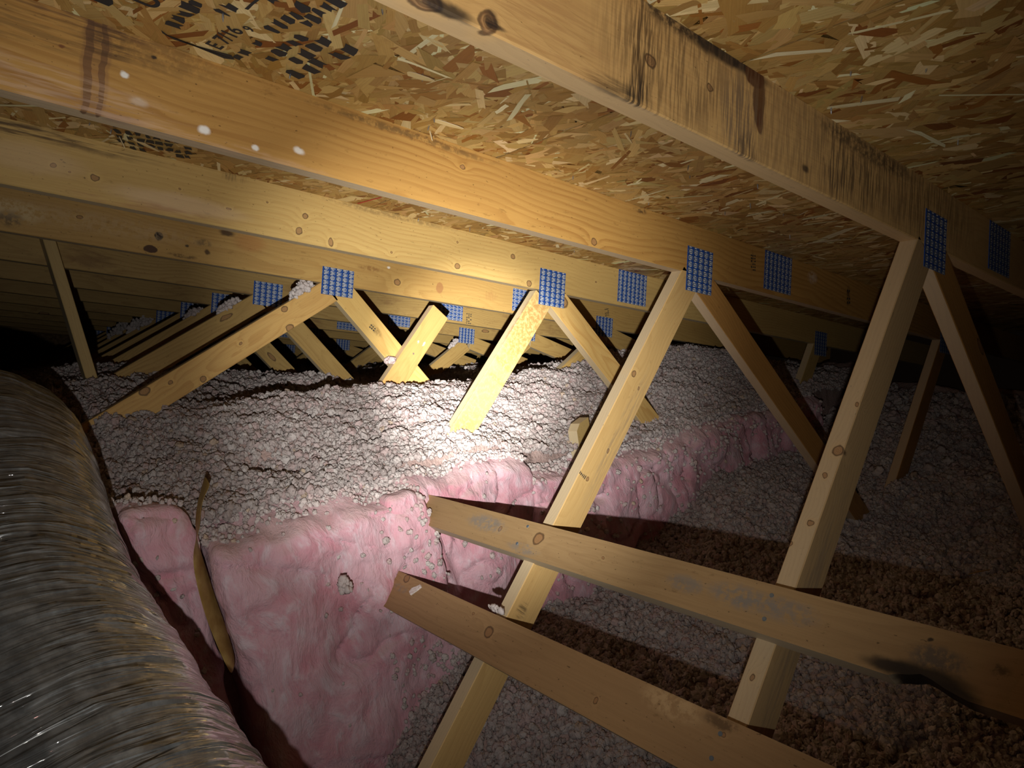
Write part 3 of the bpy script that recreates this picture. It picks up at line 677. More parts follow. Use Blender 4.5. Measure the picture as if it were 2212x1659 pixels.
sB = [(*bl(q, B0, B1, BF), rx, rz, c, s, st) for q, rx, rz, c, s, st in [((840, 1230), 0.02, 0.012, GM, 0.6, 'b'), ((865, 1270), 0.03, 0.010, GM, 0.5, 'b'), ((1555, 1560), 0.03, 0.010, DRK, 0.7, 'b'), ((1450, 1520), 0.06, 0.02, (0.60, 0.42, 0.22), 0.4, 'b')]]
m_bA = wood_mat('brace_wood_mouldy', (0.345, 0.23, 0.14), (0.22, 0.13, 0.072), 21.0, ring=0.012, pith=(-0.06, 0.02), tilt=0.01, contrast=0.55, knot_y=0.0, knots=kA, stains=sA, rough=0.55)
m_bB = wood_mat('brace_wood_knotty', (0.345, 0.215, 0.128), (0.21, 0.115, 0.062), 22.0, ring=0.012, pith=(-0.06, -0.01), tilt=-0.012, contrast=0.6, knot_y=0.0, knots=kB, stains=sB, rough=0.55)
wA = A1 - A0
nx = [bl(q, A0, A1, AF)[0] for q in ((2085, 1535), (2040, 1500), (2010, 1475), (1985, 1470), (1960, 1470), (1935, 1462), (1915, 1466))]
nz = [-wA / 2, -wA / 2 + 0.006, -wA / 2 + 0.013, -wA / 2 + 0.016, -wA / 2 + 0.010, -wA / 2 + 0.006, -wA / 2]
notch = sorted(zip(nx, nz), key=lambda p: -p[0])
brace(A0, A1, AF, -0.25, m_bA, 'weathered brace board with grey mould blotches and a dark rotted bite in its edge', notch, [(1140, 1137), (1117, 1174), (1651, 1337), (1667, 1286)])
brace(B0, B1, BF, -0.25, m_bB, 'brown brace board with a star-cracked knot and a white fluff flake on it', None, [(1556, 1585), (1537, 1638)])

# upright post against the first truss behind the rust-spotted one
m_post = wood_mat('post_wood', (0.56, 0.41, 0.22), (0.40, 0.26, 0.11), 23.0, ring=0.007, contrast=0.6)
me = box_mesh('wood_post', (-0.75, 0, 0), (0.44, 0.089, 0.038), 0.002)
po = link_mesh('wood_post', me, m_post, None, frame((0.362 + 0.038, TY[4] - 0.0895, 0.0), (0, 0, 1), (-1, 0, 0)))
tag(po, 'narrow upright wooden post standing in loose fluff beside the silver duct', 'post')

# cut-off board stub leaning on the rust-spotted truss, and a sawn block end in the fluff
SY = TY[3] - 0.042
a, e = (1.560, -0.118), (1.256, -0.361)
m_stub = wood_mat('stub_wood', (0.60, 0.345, 0.15), (0.42, 0.20, 0.07), 24.0, ring=0.011, pith=(-0.06, 0.02), contrast=0.7, stains=[(0.22, 0.0, 0.004, 0.004, GRY, 0.9), (0.16, -0.015, 0.010, 0.004, WHT, 0.9, 'b'), (0.17, 0.01, 0.006, 0.004, WHT, 0.9, 'b')])
st = member(None, 'board_stub', m_stub, a, e, 0.089, SY, SY + 0.038, side=-0.0445, ext=(0.0, 0.18))
tag(st, 'short sawn-off orange board leaning in the fluff against a web', 'board')
m_block = wood_mat('block_wood', (0.52, 0.37, 0.18), (0.36, 0.22, 0.08), 25.0, ring=0.006, contrast=0.8)
bk = link_mesh('board_block', prism_mesh('board_block', [(0, -0.045), (0.022, -0.02), (0.030, 0.045), (-0.32, 0.045), (-0.32, -0.045)], 0, 0.038), m_block, None, frame((1.655, 1.800, -0.640), (0.06, 0.02, 1), (1, 0.25, 0)))
tag(bk, 'sawn board end poking up from fluff behind the smooth brown web', 'board')

# ------------------------------------------------------------------ floor, far wall
m_dry = flat_mat('drywall_back', (0.45, 0.42, 0.38), 0.9)
fl = link_mesh('floor', box_mesh('floor', (-2.5, -1.2, -1.56), (4.6, 10.2, -1.545), 0), m_dry)
tag(fl, 'ceiling drywall under all the insulation', 'floor', kind='structure')
wb = link_mesh('wall_back', box_mesh('wall_back', (-2.5, 10.05, -1.545), (4.6, 10.07, 1.25), 0), m_core)
tag(wb, 'dark gable wall beyond the last roof truss', 'wall', kind='structure')

# ------------------------------------------------------------------ loose-fill insulation
def tps(ctrl, reg=1e-3):
    c = np.array(ctrl, float); xy = c[:, :2]; n = len(c)
    def U(r): return np.where(r > 0, r * r * np.log(np.maximum(r, 1e-9)), 0)
    K = U(np.linalg.norm(xy[:, None] - xy[None], axis=2)) + reg * np.eye(n)
    Pm = np.c_[np.ones(n), xy]; A = np.block([[K, Pm], [Pm.T, np.zeros((3, 3))]])
    w = np.linalg.solve(A, np.r_[c[:, 2], np.zeros(3)])
    def f(x, y):
        sh = x.shape; q = np.stack([x.ravel(), y.ravel()], 1); out = np.empty(len(q))
        for i in range(0, len(q), 20000):
            qq = q[i:i + 20000]; out[i:i + 20000] = U(np.linalg.norm(qq[:, None] - xy[None], axis=2)) @ w[:n] + w[n] + qq @ w[n + 1:]
        return out.reshape(sh)
    return f
_mf = tps([(-0.5, 1.75, -0.50), (0.0, 1.75, -0.47), (0.35, 1.78, -0.45), (0.74, 1.78, -0.535), (0.96, 1.78, -0.52), (1.5, 1.78, -0.66), (2.1, 1.78, -0.80), (2.5, 1.78, -0.83), (2.8, 1.78, -0.88), (3.4, 1.78, -0.97), (4.2, 1.78, -1.05),
           (1.15, 1.84, -0.52), (2.15, 1.84, -0.79), (3.37, 1.84, -0.93), (0.32, 2.44, -0.245), (1.45, 2.44, -0.425), (0.9, 2.44, -0.335), (2.1, 2.44, -0.53), (2.7, 2.44, -0.60), (3.15, 2.40, -0.65), (3.9, 2.4, -0.95), (-0.5, 2.44, -0.45), (0.0, 2.2, -0.42),
           (0.55, 2.75, -0.24), (0.95, 2.75, -0.385), (1.4, 2.75, -0.485), (2.0, 2.75, -0.61), (0.4, 3.0, -0.135), (0.7, 3.05, -0.24), (1.33, 3.05, -0.40), (2.1, 3.05, -0.60), (2.75, 3.05, -0.70), (-0.4, 3.05, -0.25), (0.5, 3.66, -0.12), (1.36, 3.66, -0.41), (2.25, 3.66, -0.62), (3.0, 3.66, -0.75), (4.0, 3.66, -1.0),
           (0.5, 5.0, -0.14), (1.4, 5.0, -0.42), (2.5, 5.0, -0.62), (4.0, 5.0, -1.0), (-0.5, 5.0, -0.2), (0.5, 8.0, -0.14), (2.5, 8.0, -0.62), (4.0, 8.0, -1.0), (-0.5, 8.0, -0.2)])
def mound_z(x, y):
    z = _mf(x, y)
    z = np.minimum(z, 0.427 - x / 3 - 0.03)
    z = z + 0.020 * fbm(x * 5, y * 5, octv=3, seed=3) + 0.012 * fbm(x * 16, y * 16, octv=2, seed=9)
    rid = 1 - np.abs(vnoise(x * 3.2 + 5, y * 4.5, seed=21)); z = z - 0.03 * np.clip((rid - 0.93) / 0.07, 0, 1)
    return z
_ff = tps([(0.0, 0.0, -1.36), (0.0, 1.0, -1.36), (0.3, 1.6, -1.34), (0.6, 1.6, -1.29), (0.93, 1.64, -1.11), (1.3, 1.64, -1.19), (1.85, 1.62, -1.18), (2.12, 1.62, -1.11), (2.5, 1.62, -1.10), (2.9, 1.62, -1.18), (3.5, 1.7, -1.15), (0.75, 1.3, -1.27), (1.3, 1.28, -1.27),
           (2.0, 1.23, -1.25), (2.55, 1.23, -1.27), (2.82, 1.23, -1.255), (3.4, 1.3, -1.22), (1.25, 0.6, -1.24), (2.1, 0.58, -1.22), (1.5, 0.2, -1.26), (3.0, 0.4, -1.25), (4.2, 0.5, -1.2), (4.2, 1.5, -1.15), (0.6, 0.3, -1.34), (2.0, -0.6, -1.26), (4.0, -0.6, -1.22)])
def floor_z(x, y):
    z = _ff(x, y) + 0.016 * fbm(x * 5 + 3, y * 5, octv=3, seed=33) + 0.012 * fbm(x * 15, y * 15, octv=2, seed=39)
    rid = 1 - np.abs(vnoise(x * 4 + 1, y * 4, seed=27)); return np.minimum(z - 0.025 * np.clip((rid - 0.92) / 0.08, 0, 1), 0.427 - x / 3 - 0.02)

m_under, t, b = new_mat('fluff_bed')  # browner and darker than the nodules: shade of the gaps put into the colour
tc = t.add('ShaderNodeTexCoord').outputs['Object']
t.put(b.inputs['Base Color'], t.mix(t.noise(tc, 40.0, 4.0), (0.34, 0.22, 0.20), (0.52, 0.40, 0.37))); b.inputs['Roughness'].default_value = 1.0; b.inputs['Specular IOR Level'].default_value = 0.05
t.put(b.inputs['Normal'], t.bump(t.noise(tc, 130.0, 4.0), 0.006))
def nodule_mat(name, g):
    m, t, b = new_mat(name); cs = lambda *c: tuple(min(0.85, x * g) for x in c)
    tc = t.add('ShaderNodeTexCoord').outputs['Object']; rnd = t.add('ShaderNodeObjectInfo').outputs['Random']
    c1 = t.mix(t.ramp(rnd, 0.0, 1.0, 0, 1, False), cs(0.46, 0.385, 0.375), cs(0.58, 0.53, 0.515))
    c1 = t.mix(t.ramp(t.m('FRACT', t.m('MULTIPLY', rnd, 17.3)), 0.62, 0.95, 0.0, 0.75), c1, cs(0.52, 0.38, 0.375))
    c1 = t.mix(t.m('GREATER_THAN', t.m('FRACT', t.m('MULTIPLY', rnd, 91.7)), 0.988), c1, cs(0.54, 0.42, 0.33))
    t.put(b.inputs['Base Color'], t.mix(t.ramp(t.noise(t.vm('ADD', tc, t.comb(rnd, rnd, rnd)), 3.0, 3.0), 0.4, 0.75, 0.0, 0.35), c1, cs(0.34, 0.27, 0.255)))
    b.inputs['Roughness'].default_value = 0.95; b.inputs['Specular IOR Level'].default_value = 0.08
    t.put(b.inputs['Normal'], t.bump(t.noise(t.vm('MULTIPLY', tc, (1.0, 1.0, 3.0)), 5.0, 3.0, 0.65), 0.004, 0.7))
    return m
m_nod = nodule_mat('fluff_nodule', 1.0); m_nodb = nodule_mat('fluff_crumb', 1.4)

def nodule_tree(mat, real=False):
    g = bpy.data.node_groups.new('nodule_scatter', 'GeometryNodeTree')
    g.interface.new_socket('Geometry', in_out='INPUT', socket_type='NodeSocketGeometry'); g.interface.new_socket('Geometry', in_out='OUTPUT', socket_type='NodeSocketGeometry')
    n, l = g.nodes, g.links
    gi = n.new('NodeGroupInput'); go = n.new('NodeGroupOutput'); join = n.new('GeometryNodeJoinGeometry')
    for i in range(6):
        ico = n.new('GeometryNodeMeshIcoSphere'); ico.inputs['Radius'].default_value = 1.0; ico.inputs['Subdivisions'].default_value = 2 if real else 3
        pos = n.new('GeometryNodeInputPosition'); va = n.new('ShaderNodeVectorMath'); va.operation = 'ADD'; va.inputs[1].default_value = (i * 7.3, i * 3.1, i * 5.7)
        l.new(pos.outputs[0], va.inputs[0])
        no = n.new('ShaderNodeTexNoise'); no.inputs['Scale'].default_value = 1.15 + 0.1 * i; no.inputs['Detail'].default_value = 2.5; no.inputs['Roughness'].default_value = 0.6
        l.new(va.outputs[0], no.inputs['Vector'])
        sb = n.new('ShaderNodeVectorMath'); sb.operation = 'SUBTRACT'; sb.inputs[1].default_value = (0.5, 0.5, 0.5); l.new(no.outputs['Color'], sb.inputs[0])
        sc = n.new('ShaderNodeVectorMath'); sc.operation = 'SCALE'; sc.inputs['Scale'].default_value = 1.9; l.new(sb.outputs[0], sc.inputs[0])
        sp = n.new('GeometryNodeSetPosition'); l.new(ico.outputs[0], sp.inputs['Geometry']); l.new(sc.outputs[0], sp.inputs['Offset'])
        tr = n.new('GeometryNodeTransform'); tr.inputs['Scale'].default_value = (1.15, 0.95 + 0.05 * i, 0.55 + 0.07 * i); l.new(sp.outputs[0], tr.inputs['Geometry'])
        ss = n.new('GeometryNodeSetShadeSmooth'); l.new(tr.outputs[0], ss.inputs[0])
        sm = n.new('GeometryNodeSetMaterial'); sm.inputs['Material'].default_value = mat; l.new(ss.outputs[0], sm.inputs[0])
        ti = n.new('GeometryNodeGeometryToInstance'); l.new(sm.outputs[0], ti.inputs[0]); l.new(ti.outputs[0], join.inputs[0])
    def attr(name, ty):
        a = n.new('GeometryNodeInputNamedAttribute'); a.data_type = ty; a.inputs['Name'].default_value = name; return a.outputs['Attribute']
    iop = n.new('GeometryNodeInstanceOnPoints'); l.new(gi.outputs[0], iop.inputs['Points']); l.new(join.outputs[0], iop.inputs['Instance'])
    iop.inputs['Pick Instance'].default_value = True
    l.new(attr('pick', 'INT'), iop.inputs['Instance Index'])
    er = n.new('FunctionNodeEulerToRotation'); l.new(attr('rot', 'FLOAT_VECTOR'), er.inputs[0]); l.new(er.outputs[0], iop.inputs['Rotation'])
    l.new(attr('size', 'FLOAT'), iop.inputs['Scale'])
    if real:
        rz = n.new('GeometryNodeRealizeInstances'); l.new(iop.outputs[0], rz.inputs[0]); l.new(rz.outputs[0], go.inputs[0])
    else: l.new(iop.outputs[0], go.inputs[0])
    return g
NOD = nodule_tree(m_nod); NODR = nodule_tree(m_nod, True); NODB = nodule_tree(m_nodb)
nrng = np.random.default_rng(77)
def nodules(name, pts, size, parent=None, tree=None):
    n = len(pts); me = bpy.data.meshes.new(name); me.vertices.add(n); me.vertices.foreach_set('co', np.asarray(pts, float).ravel())
    a = me.attributes.new('size', 'FLOAT', 'POINT'); a.data.foreach_set('value', np.asarray(size, float))
    a = me.attributes.new('rot', 'FLOAT_VECTOR', 'POINT'); a.data.foreach_set('vector', (nrng.random((n, 3)) * 6.283 * np.array([0.35, 0.35, 1])).ravel())
    a = me.attributes.new('pick', 'INT', 'POINT'); a.data.foreach_set('value', nrng.integers(0, 6, n).astype(np.int32))
    me.update()
    o = link_mesh(name, me, m_nod, parent)
    md = o.modifiers.new('scatter', 'NODES'); md.node_group = tree or NOD
    return o
def bed(name, xs, ys, zf, label):
    gx, gy = np.meshgrid(xs, ys); gz = zf(gx, gy) - 0.006
    V = np.stack([gx, gy, gz], -1).reshape(-1, 3); nx_, ny_ = len(xs), len(ys)
    F = [(j * nx_ + i, j * nx_ + i + 1, (j + 1) * nx_ + i + 1, (j + 1) * nx_ + i) for j in range(ny_ - 1) for i in range(nx_ - 1)]
    # skirt to the drywall
    ring = [i for i in range(nx_)] + [j * nx_ + nx_ - 1 for j in range(1, ny_)] + [(ny_ - 1) * nx_ + i for i in range(nx_ - 2, -1, -1)] + [j * nx_ for j in range(ny_ - 2, 0, -1)]
    b0 = len(V); V = np.vstack([V, np.c_[V[ring][:, :2], np.full(len(ring), -1.543)]])
    for i in range(len(ring)):
        j = (i + 1) % len(ring); F.append((ring[j], ring[i], b0 + i, b0 + j))
    me = bpy.data.meshes.new(name); me.from_pydata(V.tolist(), [], F); me.update()
    o = link_mesh(name, me, m_under, None, None, True)
    tag(o, label, 'insulation', kind='stuff')
    return o
def jitter_grid(x0, x1, y0, y1, s):
    gx, gy = np.meshgrid(np.arange(x0, x1, s), np.arange(y0, y1, s)); n = gx.size
    return gx.ravel() + nrng.uniform(-.5, .5, n) * s * 1.1, gy.ravel() + nrng.uniform(-.5, .5, n) * s * 1.1
mound = bed('loose_insulation', np.arange(-0.6, 4.21, 0.02), np.r_[np.arange(1.82, 3.4, 0.02), np.arange(3.4, 9.9, 0.1)], mound_z, 'high bank of pale loose-fill fluff lit by the torch behind the pink batts')
MZ = lambda x, y: mound_z(x, y)
parts = []; sizes = []
for (x0, x1, y0, y1, s, rad, lift) in ((-0.1, 4.0, 1.76, 2.75, 0.0125, 0.0072, 0.0), (-0.1, 4.0, 1.77, 2.75, 0.0175, 0.0078, 0.005), (0.0, 3.6, 2.75, 3.75, 0.018, 0.0095, 0.002), (0.0, 3.4, 3.75, 5.6, 0.034, 0.018, 0.002)):
    x, y = jitter_grid(x0, x1, y0, y1, s); z = MZ(x, np.maximum(y, 1.80)) + lift - 0.25 * np.clip(1.80 - y, 0, 1) + nrng.uniform(-0.004, 0.004, len(x))
    parts.append(np.c_[x, y, z]); sizes.append(rad * nrng.lognormal(0, 0.28, len(x)).clip(0.5, 1.7))
P_ = np.vstack(parts); S_ = np.concatenate(sizes)
keep = P_[:, 2] < 0.427 - P_[:, 0] / 3 - 0.02
o = nodules('fluff_nodules', P_[keep], S_[keep], mound); tag(o, kind='stuff')
flo = bed('loose_insulation', np.arange(-0.6, 4.21, 0.025), np.arange(-1.0, 1.801, 0.025), floor_z, 'low floor of brownish loose-fill fluff under the two brace boards')
parts = []; sizes = []
for (x0, x1, y0, y1, s, rad, lift) in ((0.3, 3.7, 0.1, 1.76, 0.0130, 0.0076, 0.0), (0.3, 3.7, 0.1, 1.76, 0.0185, 0.0083, 0.005), (3.0, 4.1, 0.2, 1.8, 0.03, 0.015, 0)):
    x, y = jitter_grid(x0, x1, y0, y1, s); z = floor_z(x, y) + lift + nrng.uniform(-0.004, 0.004, len(x))
    parts.append(np.c_[x, y, z]); sizes.append(rad * nrng.lognormal(0, 0.28, len(x)).clip(0.5, 1.7))
P_ = np.vstack(parts); S_ = np.concatenate(sizes)
keep = P_[:, 2] < 0.427 - P_[:, 0] / 3 - 0.02
o = nodules('fluff_nodules', P_[keep], S_[keep], flo); tag(o, kind='stuff')

# ------------------------------------------------------------------ pink batts
m_batt, t, b = new_mat('pink_glass_wool')
tc = t.add('ShaderNodeTexCoord').outputs['Object']
warp = t.vm('ADD', tc, t.vm('SCALE', t.noise(tc, 4.0, 2.0, col=True), 0.16))
n1 = t.noise(t.vm('MULTIPLY', warp, (1, 1, 0.8)), 9.0, 5.0, 0.6); n2 = t.noise(t.vm('MULTIPLY', warp, (1.6, 1, 0.7)), 21.0, 4.0, 0.6)
n3 = t.noise(t.vm('MULTIPLY', warp, (60, 60, 22)), 1.0, 3.0, 0.7)
cb = t.mix(t.ramp(n1, 0.33, 0.62), (0.60, 0.27, 0.33), (0.65, 0.41, 0.47))
cb = t.mix(t.ramp(n2, 0.48, 0.72, 0.0, 0.75), cb, (0.70, 0.58, 0.64))
cb = t.mix(t.ramp(n3, 0.5, 0.8, 0.0, 0.28), cb, (0.44, 0.24, 0.28))
dust = t.noise(tc, 14.0, 5.0, 0.7); nz_ = t.sep(t.add('ShaderNodeNewGeometry').outputs['Normal'])[2]
cb = t.mix(t.m('MULTIPLY', t.ramp(nz_, 0.15, 0.7), t.ramp(dust, 0.3, 0.6, 0.25, 0.7)), cb, (0.50, 0.36, 0.35))
t.put(b.inputs['Base Color'], cb); b.inputs['Roughness'].default_value = 1.0; b.inputs['Specular IOR Level'].default_value = 0.05
b.inputs['Sheen Weight'].default_value = 0.25; b.inputs['Sheen Roughness'].default_value = 0.6; b.inputs['Sheen Tint'].default_value = (1, 0.8, 0.85, 1)
hb = t.m('ADD', t.m('MULTIPLY', n2, 0.6), t.m('ADD', t.m('MULTIPLY', n3, 0.25), t.m('MULTIPLY', t.noise(t.vm('MULTIPLY', warp, (240, 240, 90)), 1.0, 2.0), 0.08)))
t.put(b.inputs['Normal'], t.bump(hb, 0.022, 0.75))
m_side, t, b = new_mat('glass_wool_cut_side')
m_kraft, t, b = new_mat('kraft_facing')
tc = t.add('ShaderNodeTexCoord').outputs['Object']
t.put(b.inputs['Base Color'], t.mix(t.ramp(t.noise(tc, 30.0, 4.0), 0.35, 0.7), (0.30, 0.18, 0.05), (0.42, 0.29, 0.10))); b.inputs['Roughness'].default_value = 0.45

def slab_grid(nu, nv, nw):
    """surface of a unit cube as a welded grid"""
    key = {}; V = []; F = []
    def vid(i, j, k):
        if (i, j, k) not in key: key[(i, j, k)] = len(V); V.append((i / nu * 2 - 1, j / nv * 2 - 1, k / nw * 2 - 1))
        return key[(i, j, k)]
    for j in range(nv):
        for k in range(nw):
            F.append((vid(0, j, k), vid(0, j, k + 1), vid(0, j + 1, k + 1), vid(0, j + 1, k))); F.append((vid(nu, j, k), vid(nu, j + 1, k), vid(nu, j + 1, k + 1), vid(nu, j, k + 1)))
    for i in range(nu):
        for k in range(nw):
            F.append((vid(i, 0, k), vid(i + 1, 0, k), vid(i + 1, 0, k + 1), vid(i, 0, k + 1))); F.append((vid(i, nv, k), vid(i, nv, k + 1), vid(i + 1, nv, k + 1), vid(i + 1, nv, k)))
    for i in range(nu):
        for j in range(nv):
            F.append((vid(i, j, 0), vid(i, j + 1, 0), vid(i + 1, j + 1, 0), vid(i + 1, j, 0))); F.append((vid(i, j, nw), vid(i + 1, j, nw), vid(i + 1, j + 1, nw), vid(i, j + 1, nw)))
    return np.array(V), F
def batt(name, label, x0, x1, ztop, zbot, yf, thick, amp, seed, rad=0.03, lean=0.0, folds=0.0, group='pink batts hung along the step', res=0.011, drop=0.0, hook=0.0):
    """ztop / zbot: (at x0, at x1).  yf: y of the front face; lean: how far the foot stands out"""
    hx, hz, hy = (x1 - x0) / 2, (ztop[0] + ztop[1] - zbot[0] - zbot[1]) / 4, thick / 2
    nu, nv, nw = [max(4, int(2 * h / res)) for h in (hx, hy, hz)]
    C, F = slab_grid(nu, nv, nw); H = np.array([hx, hy, hz])
    p = C * H; q = np.clip(p, -(H - rad), H - rad); d = p - q; ln = np.linalg.norm(d, axis=1, keepdims=True); nn = d / np.maximum(ln, 1e-9); p = q + rad * nn
    nn = np.where(ln > 1e-9, nn, 0)
    X, Y, Z = p[:, 0], p[:, 1], p[:, 2]
    big = fbm(X * 4.5 + seed, Y * 4.5, Z * 4.0, 3, seed); mid_ = fbm(X * 15 + seed, Y * 15, Z * 11, 3, seed + 5)
    ridge = 1 - np.abs(vnoise(X * 11 + seed + 0.6 * big, Z * 3.2, seed=seed + 50)); crease = np.clip((ridge - 0.86) / 0.14, 0, 1) ** 1.3
    ridge2 = 1 - np.abs(vnoise(X * 5 + Z * 7 + seed, Z * 5 - X * 3, seed=seed + 60)); crease2 = np.clip((ridge2 - 0.9) / 0.1, 0, 1) ** 1.3
    front = np.clip(-nn[:, 1], 0, 1)
    disp = amp * (big * 0.9 + mid_ * 0.4) - front * (folds * crease + 0.018 * crease2)
    p = p + nn * disp[:, None]
    u = (p[:, 0] + hx) / (2 * hx); v = (p[:, 2] + hz) / (2 * hz)
    zt = ztop[0] + (ztop[1] - ztop[0]) * u; zb = zbot[0] + (zbot[1] - zbot[0]) * u
    Wd_ = np.stack([x0 + (x1 - x0) * u + hook * np.clip(u, 0, 1) * np.clip((v - 0.62) / 0.36, 0, 1) ** 1.5, yf + hy + p[:, 1] - lean * (1 - np.clip(v, 0, 1)), zb + (zt - zb) * v - drop * np.clip(1 - (p[:, 1] + hy) / (2 * hy), 0, 1) * np.clip((v - 0.72) / 0.25, 0, 1)], -1)
    org = np.array([(x0 + x1) / 2, yf + hy, min(zbot)])
    me = bpy.data.meshes.new(name); me.from_pydata((Wd_ - org).tolist(), [], F); me.update()
    o = link_mesh(name, me, m_batt, None, Matrix.Translation(org), True)
    tag(o, label, 'insulation batt', group)
    return o, Wd_, nn
B_ = []
B_.append(batt('insulation_batt', 'narrow pink batt squeezed between the silver duct and a brown kraft facing', 0.195, 0.302, (-0.365, -0.415), (-1.35, -1.35), 1.69, 0.14, 0.018, 3, rad=0.03, folds=0.026, hook=0.025))
B_.append(batt('insulation_batt', 'widest pink batt with a square dusty corner beside the silver duct', 0.340, 0.93, (-0.455, -0.535), (-1.38, -1.33), 1.655, 0.170, 0.022, 11, rad=0.022, folds=0.006, drop=0.075))
B_.append(batt('insulation_batt', 'creased bright pink batt behind the far ends of both brace boards', 0.86, 1.36, (-0.545, -0.63), (-1.30, -1.30), 1.725, 0.11, 0.022, 23, rad=0.035, folds=0.030, drop=0.03))
B_.append(batt('insulation_batt', 'pink batt with rumpled lip behind the smooth brown web', 1.33, 2.06, (-0.66, -0.82), (-1.30, -1.30), 1.69, 0.14, 0.026, 31, rad=0.04, folds=0.035, drop=0.04))
B_.append(batt('insulation_batt', 'dim mauve batt flecked with fluff under the end of the big-knot web', 2.02, 2.56, (-0.80, -0.83), (-1.28, -1.28), 1.70, 0.13, 0.026, 43, rad=0.04, folds=0.035, drop=0.04))
B_.append(batt('insulation_batt', 'dark mauve batt behind the resin-brown web of the orange-chorded truss', 2.52, 3.30, (-0.84, -0.96), (-1.28, -1.28), 1.71, 0.12, 0.026, 57, rad=0.04, folds=0.030, drop=0.03))
fo, _, _ = batt('insulation_flap', 'small torn pink flap hanging beside the mouldy brace board end', 0.80, 0.90, (-0.56, -0.575), (-0.74, -0.68), 1.665, 0.07, 0.012, 71, rad=0.025, folds=0.006, group=None, res=0.006)
# kraft paper facing on the narrow batt
kp = [(0.386, -0.378, 0.006), (0.366, -0.40, 0.014), (0.350, -0.425, 0.016), (0.328, -0.455, 0.009), (0.306, -0.49, 0.022), (0.293, -0.53, 0.034), (0.288, -0.60, 0.042), (0.288, -0.66, 0.042), (0.294, -0.73, 0.040), (0.304, -0.82, 0.032)]
V = []; F = []
for i, (x, z, w) in enumerate(kp):
    for s in range(5): V.append((x + w * s / 4, (1.700 if i < 3 else 1.652) + 0.055 * (s / 4) ** 1.5 + 0.003 * math.sin(i * 1.7 + s), z + 0.004 * s))
for i in range(len(kp) - 1):
    for s in range(4): F.append((i * 5 + s, i * 5 + s + 1, (i + 1) * 5 + s + 1, (i + 1) * 5 + s))
kf = pydata('kraft_facing', V, F, m_kraft, B_[0][0], None, True); kf.parent = B_[0][0]; kf.location = -Vector(B_[0][0].matrix_world.translation)
kf.modifiers.new('thick', 'SOLIDIFY').thickness = 0.0012; kf.modifiers.new('smooth', 'SUBSURF').render_levels = 2
tag(kf, 'brown kraft paper facing')
# nodules caught on the batts
for (bo, wv, nn_), dens in zip(B_, (25, 420, 70, 220, 280, 240)):
    fr_ = np.where(nn_[:, 1] < -0.5)[0]; x_mid = wv[:, 0]
    zc = wv[fr_, 2]; xr = (wv[fr_, 0] - wv[:, 0].min()) / np.ptp(wv[:, 0])
    w_ = np.ones(len(fr_))
    if dens == 420: w_ = 0.02 + np.clip(xr + 0.35 * np.clip((-0.75 - zc) / 0.5, 0, 1), 0, 1.2) ** 7 * 3
    up_ = np.where(nn_[:, 2] > 0.4)[0]
    uy = (wv[up_, 1] - wv[up_, 1].min()) / np.ptp(wv[up_, 1]); uw = np.clip((uy - 0.25) / 0.4, 0.01, 1)
    pick = nrng.choice(fr_, dens, p=w_ / w_.sum()); pick = np.r_[pick, nrng.choice(up_, 900 if dens != 25 else 60, p=uw / uw.sum())]
    org = np.array(bo.matrix_world.translation)
    pp = wv[pick] + nrng.normal(0, 0.004, (len(pick), 3)) + np.where(nn_[pick][:, 1:2] < -0.3, np.array([[0, -0.004, 0]]), np.array([[0, 0, 0.004]])) - org
    o = nodules('fluff_nodules', pp, 0.0055 * nrng.lognormal(0, 0.3, len(pick)).clip(0.5, 1.6), bo, NODB); o.location = (0, 0, 0); tag(o, kind='stuff')

# ------------------------------------------------------------------ silver flexible duct
m_duct, t, b = new_mat('silver_duct_film')
ua = t.add('ShaderNodeAttribute', attribute_name='tube').outputs['Vector']       # (along, around, 0) metres
wr = t.noise(t.vm('MULTIPLY', ua, (110, 3.5, 1)), 1.0, 4.0, 0.65, 0.5); w2 = t.noise(t.vm('MULTIPLY', ua, (38, 9, 1)), 1.0, 3.0, 0.5, 0.8); w3 = t.noise(t.vm('MULTIPLY', ua, (300, 16, 1)), 1.0, 2.0)
mott = t.noise(t.vm('MULTIPLY', ua, (26, 30, 1)), 1.0, 5.0, 0.65)
spk = t.ramp(t.noise(t.vm('MULTIPLY', ua, (130, 130, 1)), 1.0, 2.0), 0.70, 0.76)
cd_ = t.mix(t.ramp(mott, 0.35, 0.7), (0.10, 0.105, 0.108), (0.195, 0.203, 0.206))
t.put(b.inputs['Base Color'], t.mix(t.m('MULTIPLY', spk, 0.7), cd_, (0.05, 0.045, 0.04)))
b.inputs['Metallic'].default_value = 0.25; t.put(b.inputs['Roughness'], t.ramp(mott, 0.3, 0.75, 0.30, 0.46))
b.inputs['Coat Weight'].default_value = 1.0; b.inputs['Coat Roughness'].default_value = 0.05; b.inputs['Coat IOR'].default_value = 1.7
wl = t.noise(t.vm('MULTIPLY', ua, (44, 3.2, 1)), 1.0, 2.0, 0.5, 0.5); wk = t.noise(t.vm('MULTIPLY', ua, (95, 6.5, 1)), 1.0, 2.0, 0.5, 0.4)
fold = t.m('ADD', t.ramp(wl, 0.46, 0.60), t.m('MULTIPLY', t.ramp(wk, 0.48, 0.62), 0.45))
zone = t.ramp(t.noise(t.vm('MULTIPLY', ua, (2.2, 3.5, 1)), 1.0, 2.0), 0.38, 0.62, 0.25, 1.0)
hgt = t.m('ADD', t.m('MULTIPLY', fold, zone), t.m('MULTIPLY', w3, 0.05))
t.put(b.inputs['Normal'], t.bump(hgt, 0.0040, 1.0)); t.put(b.inputs['Coat Normal'], t.bump(hgt, 0.0085, 1.0))
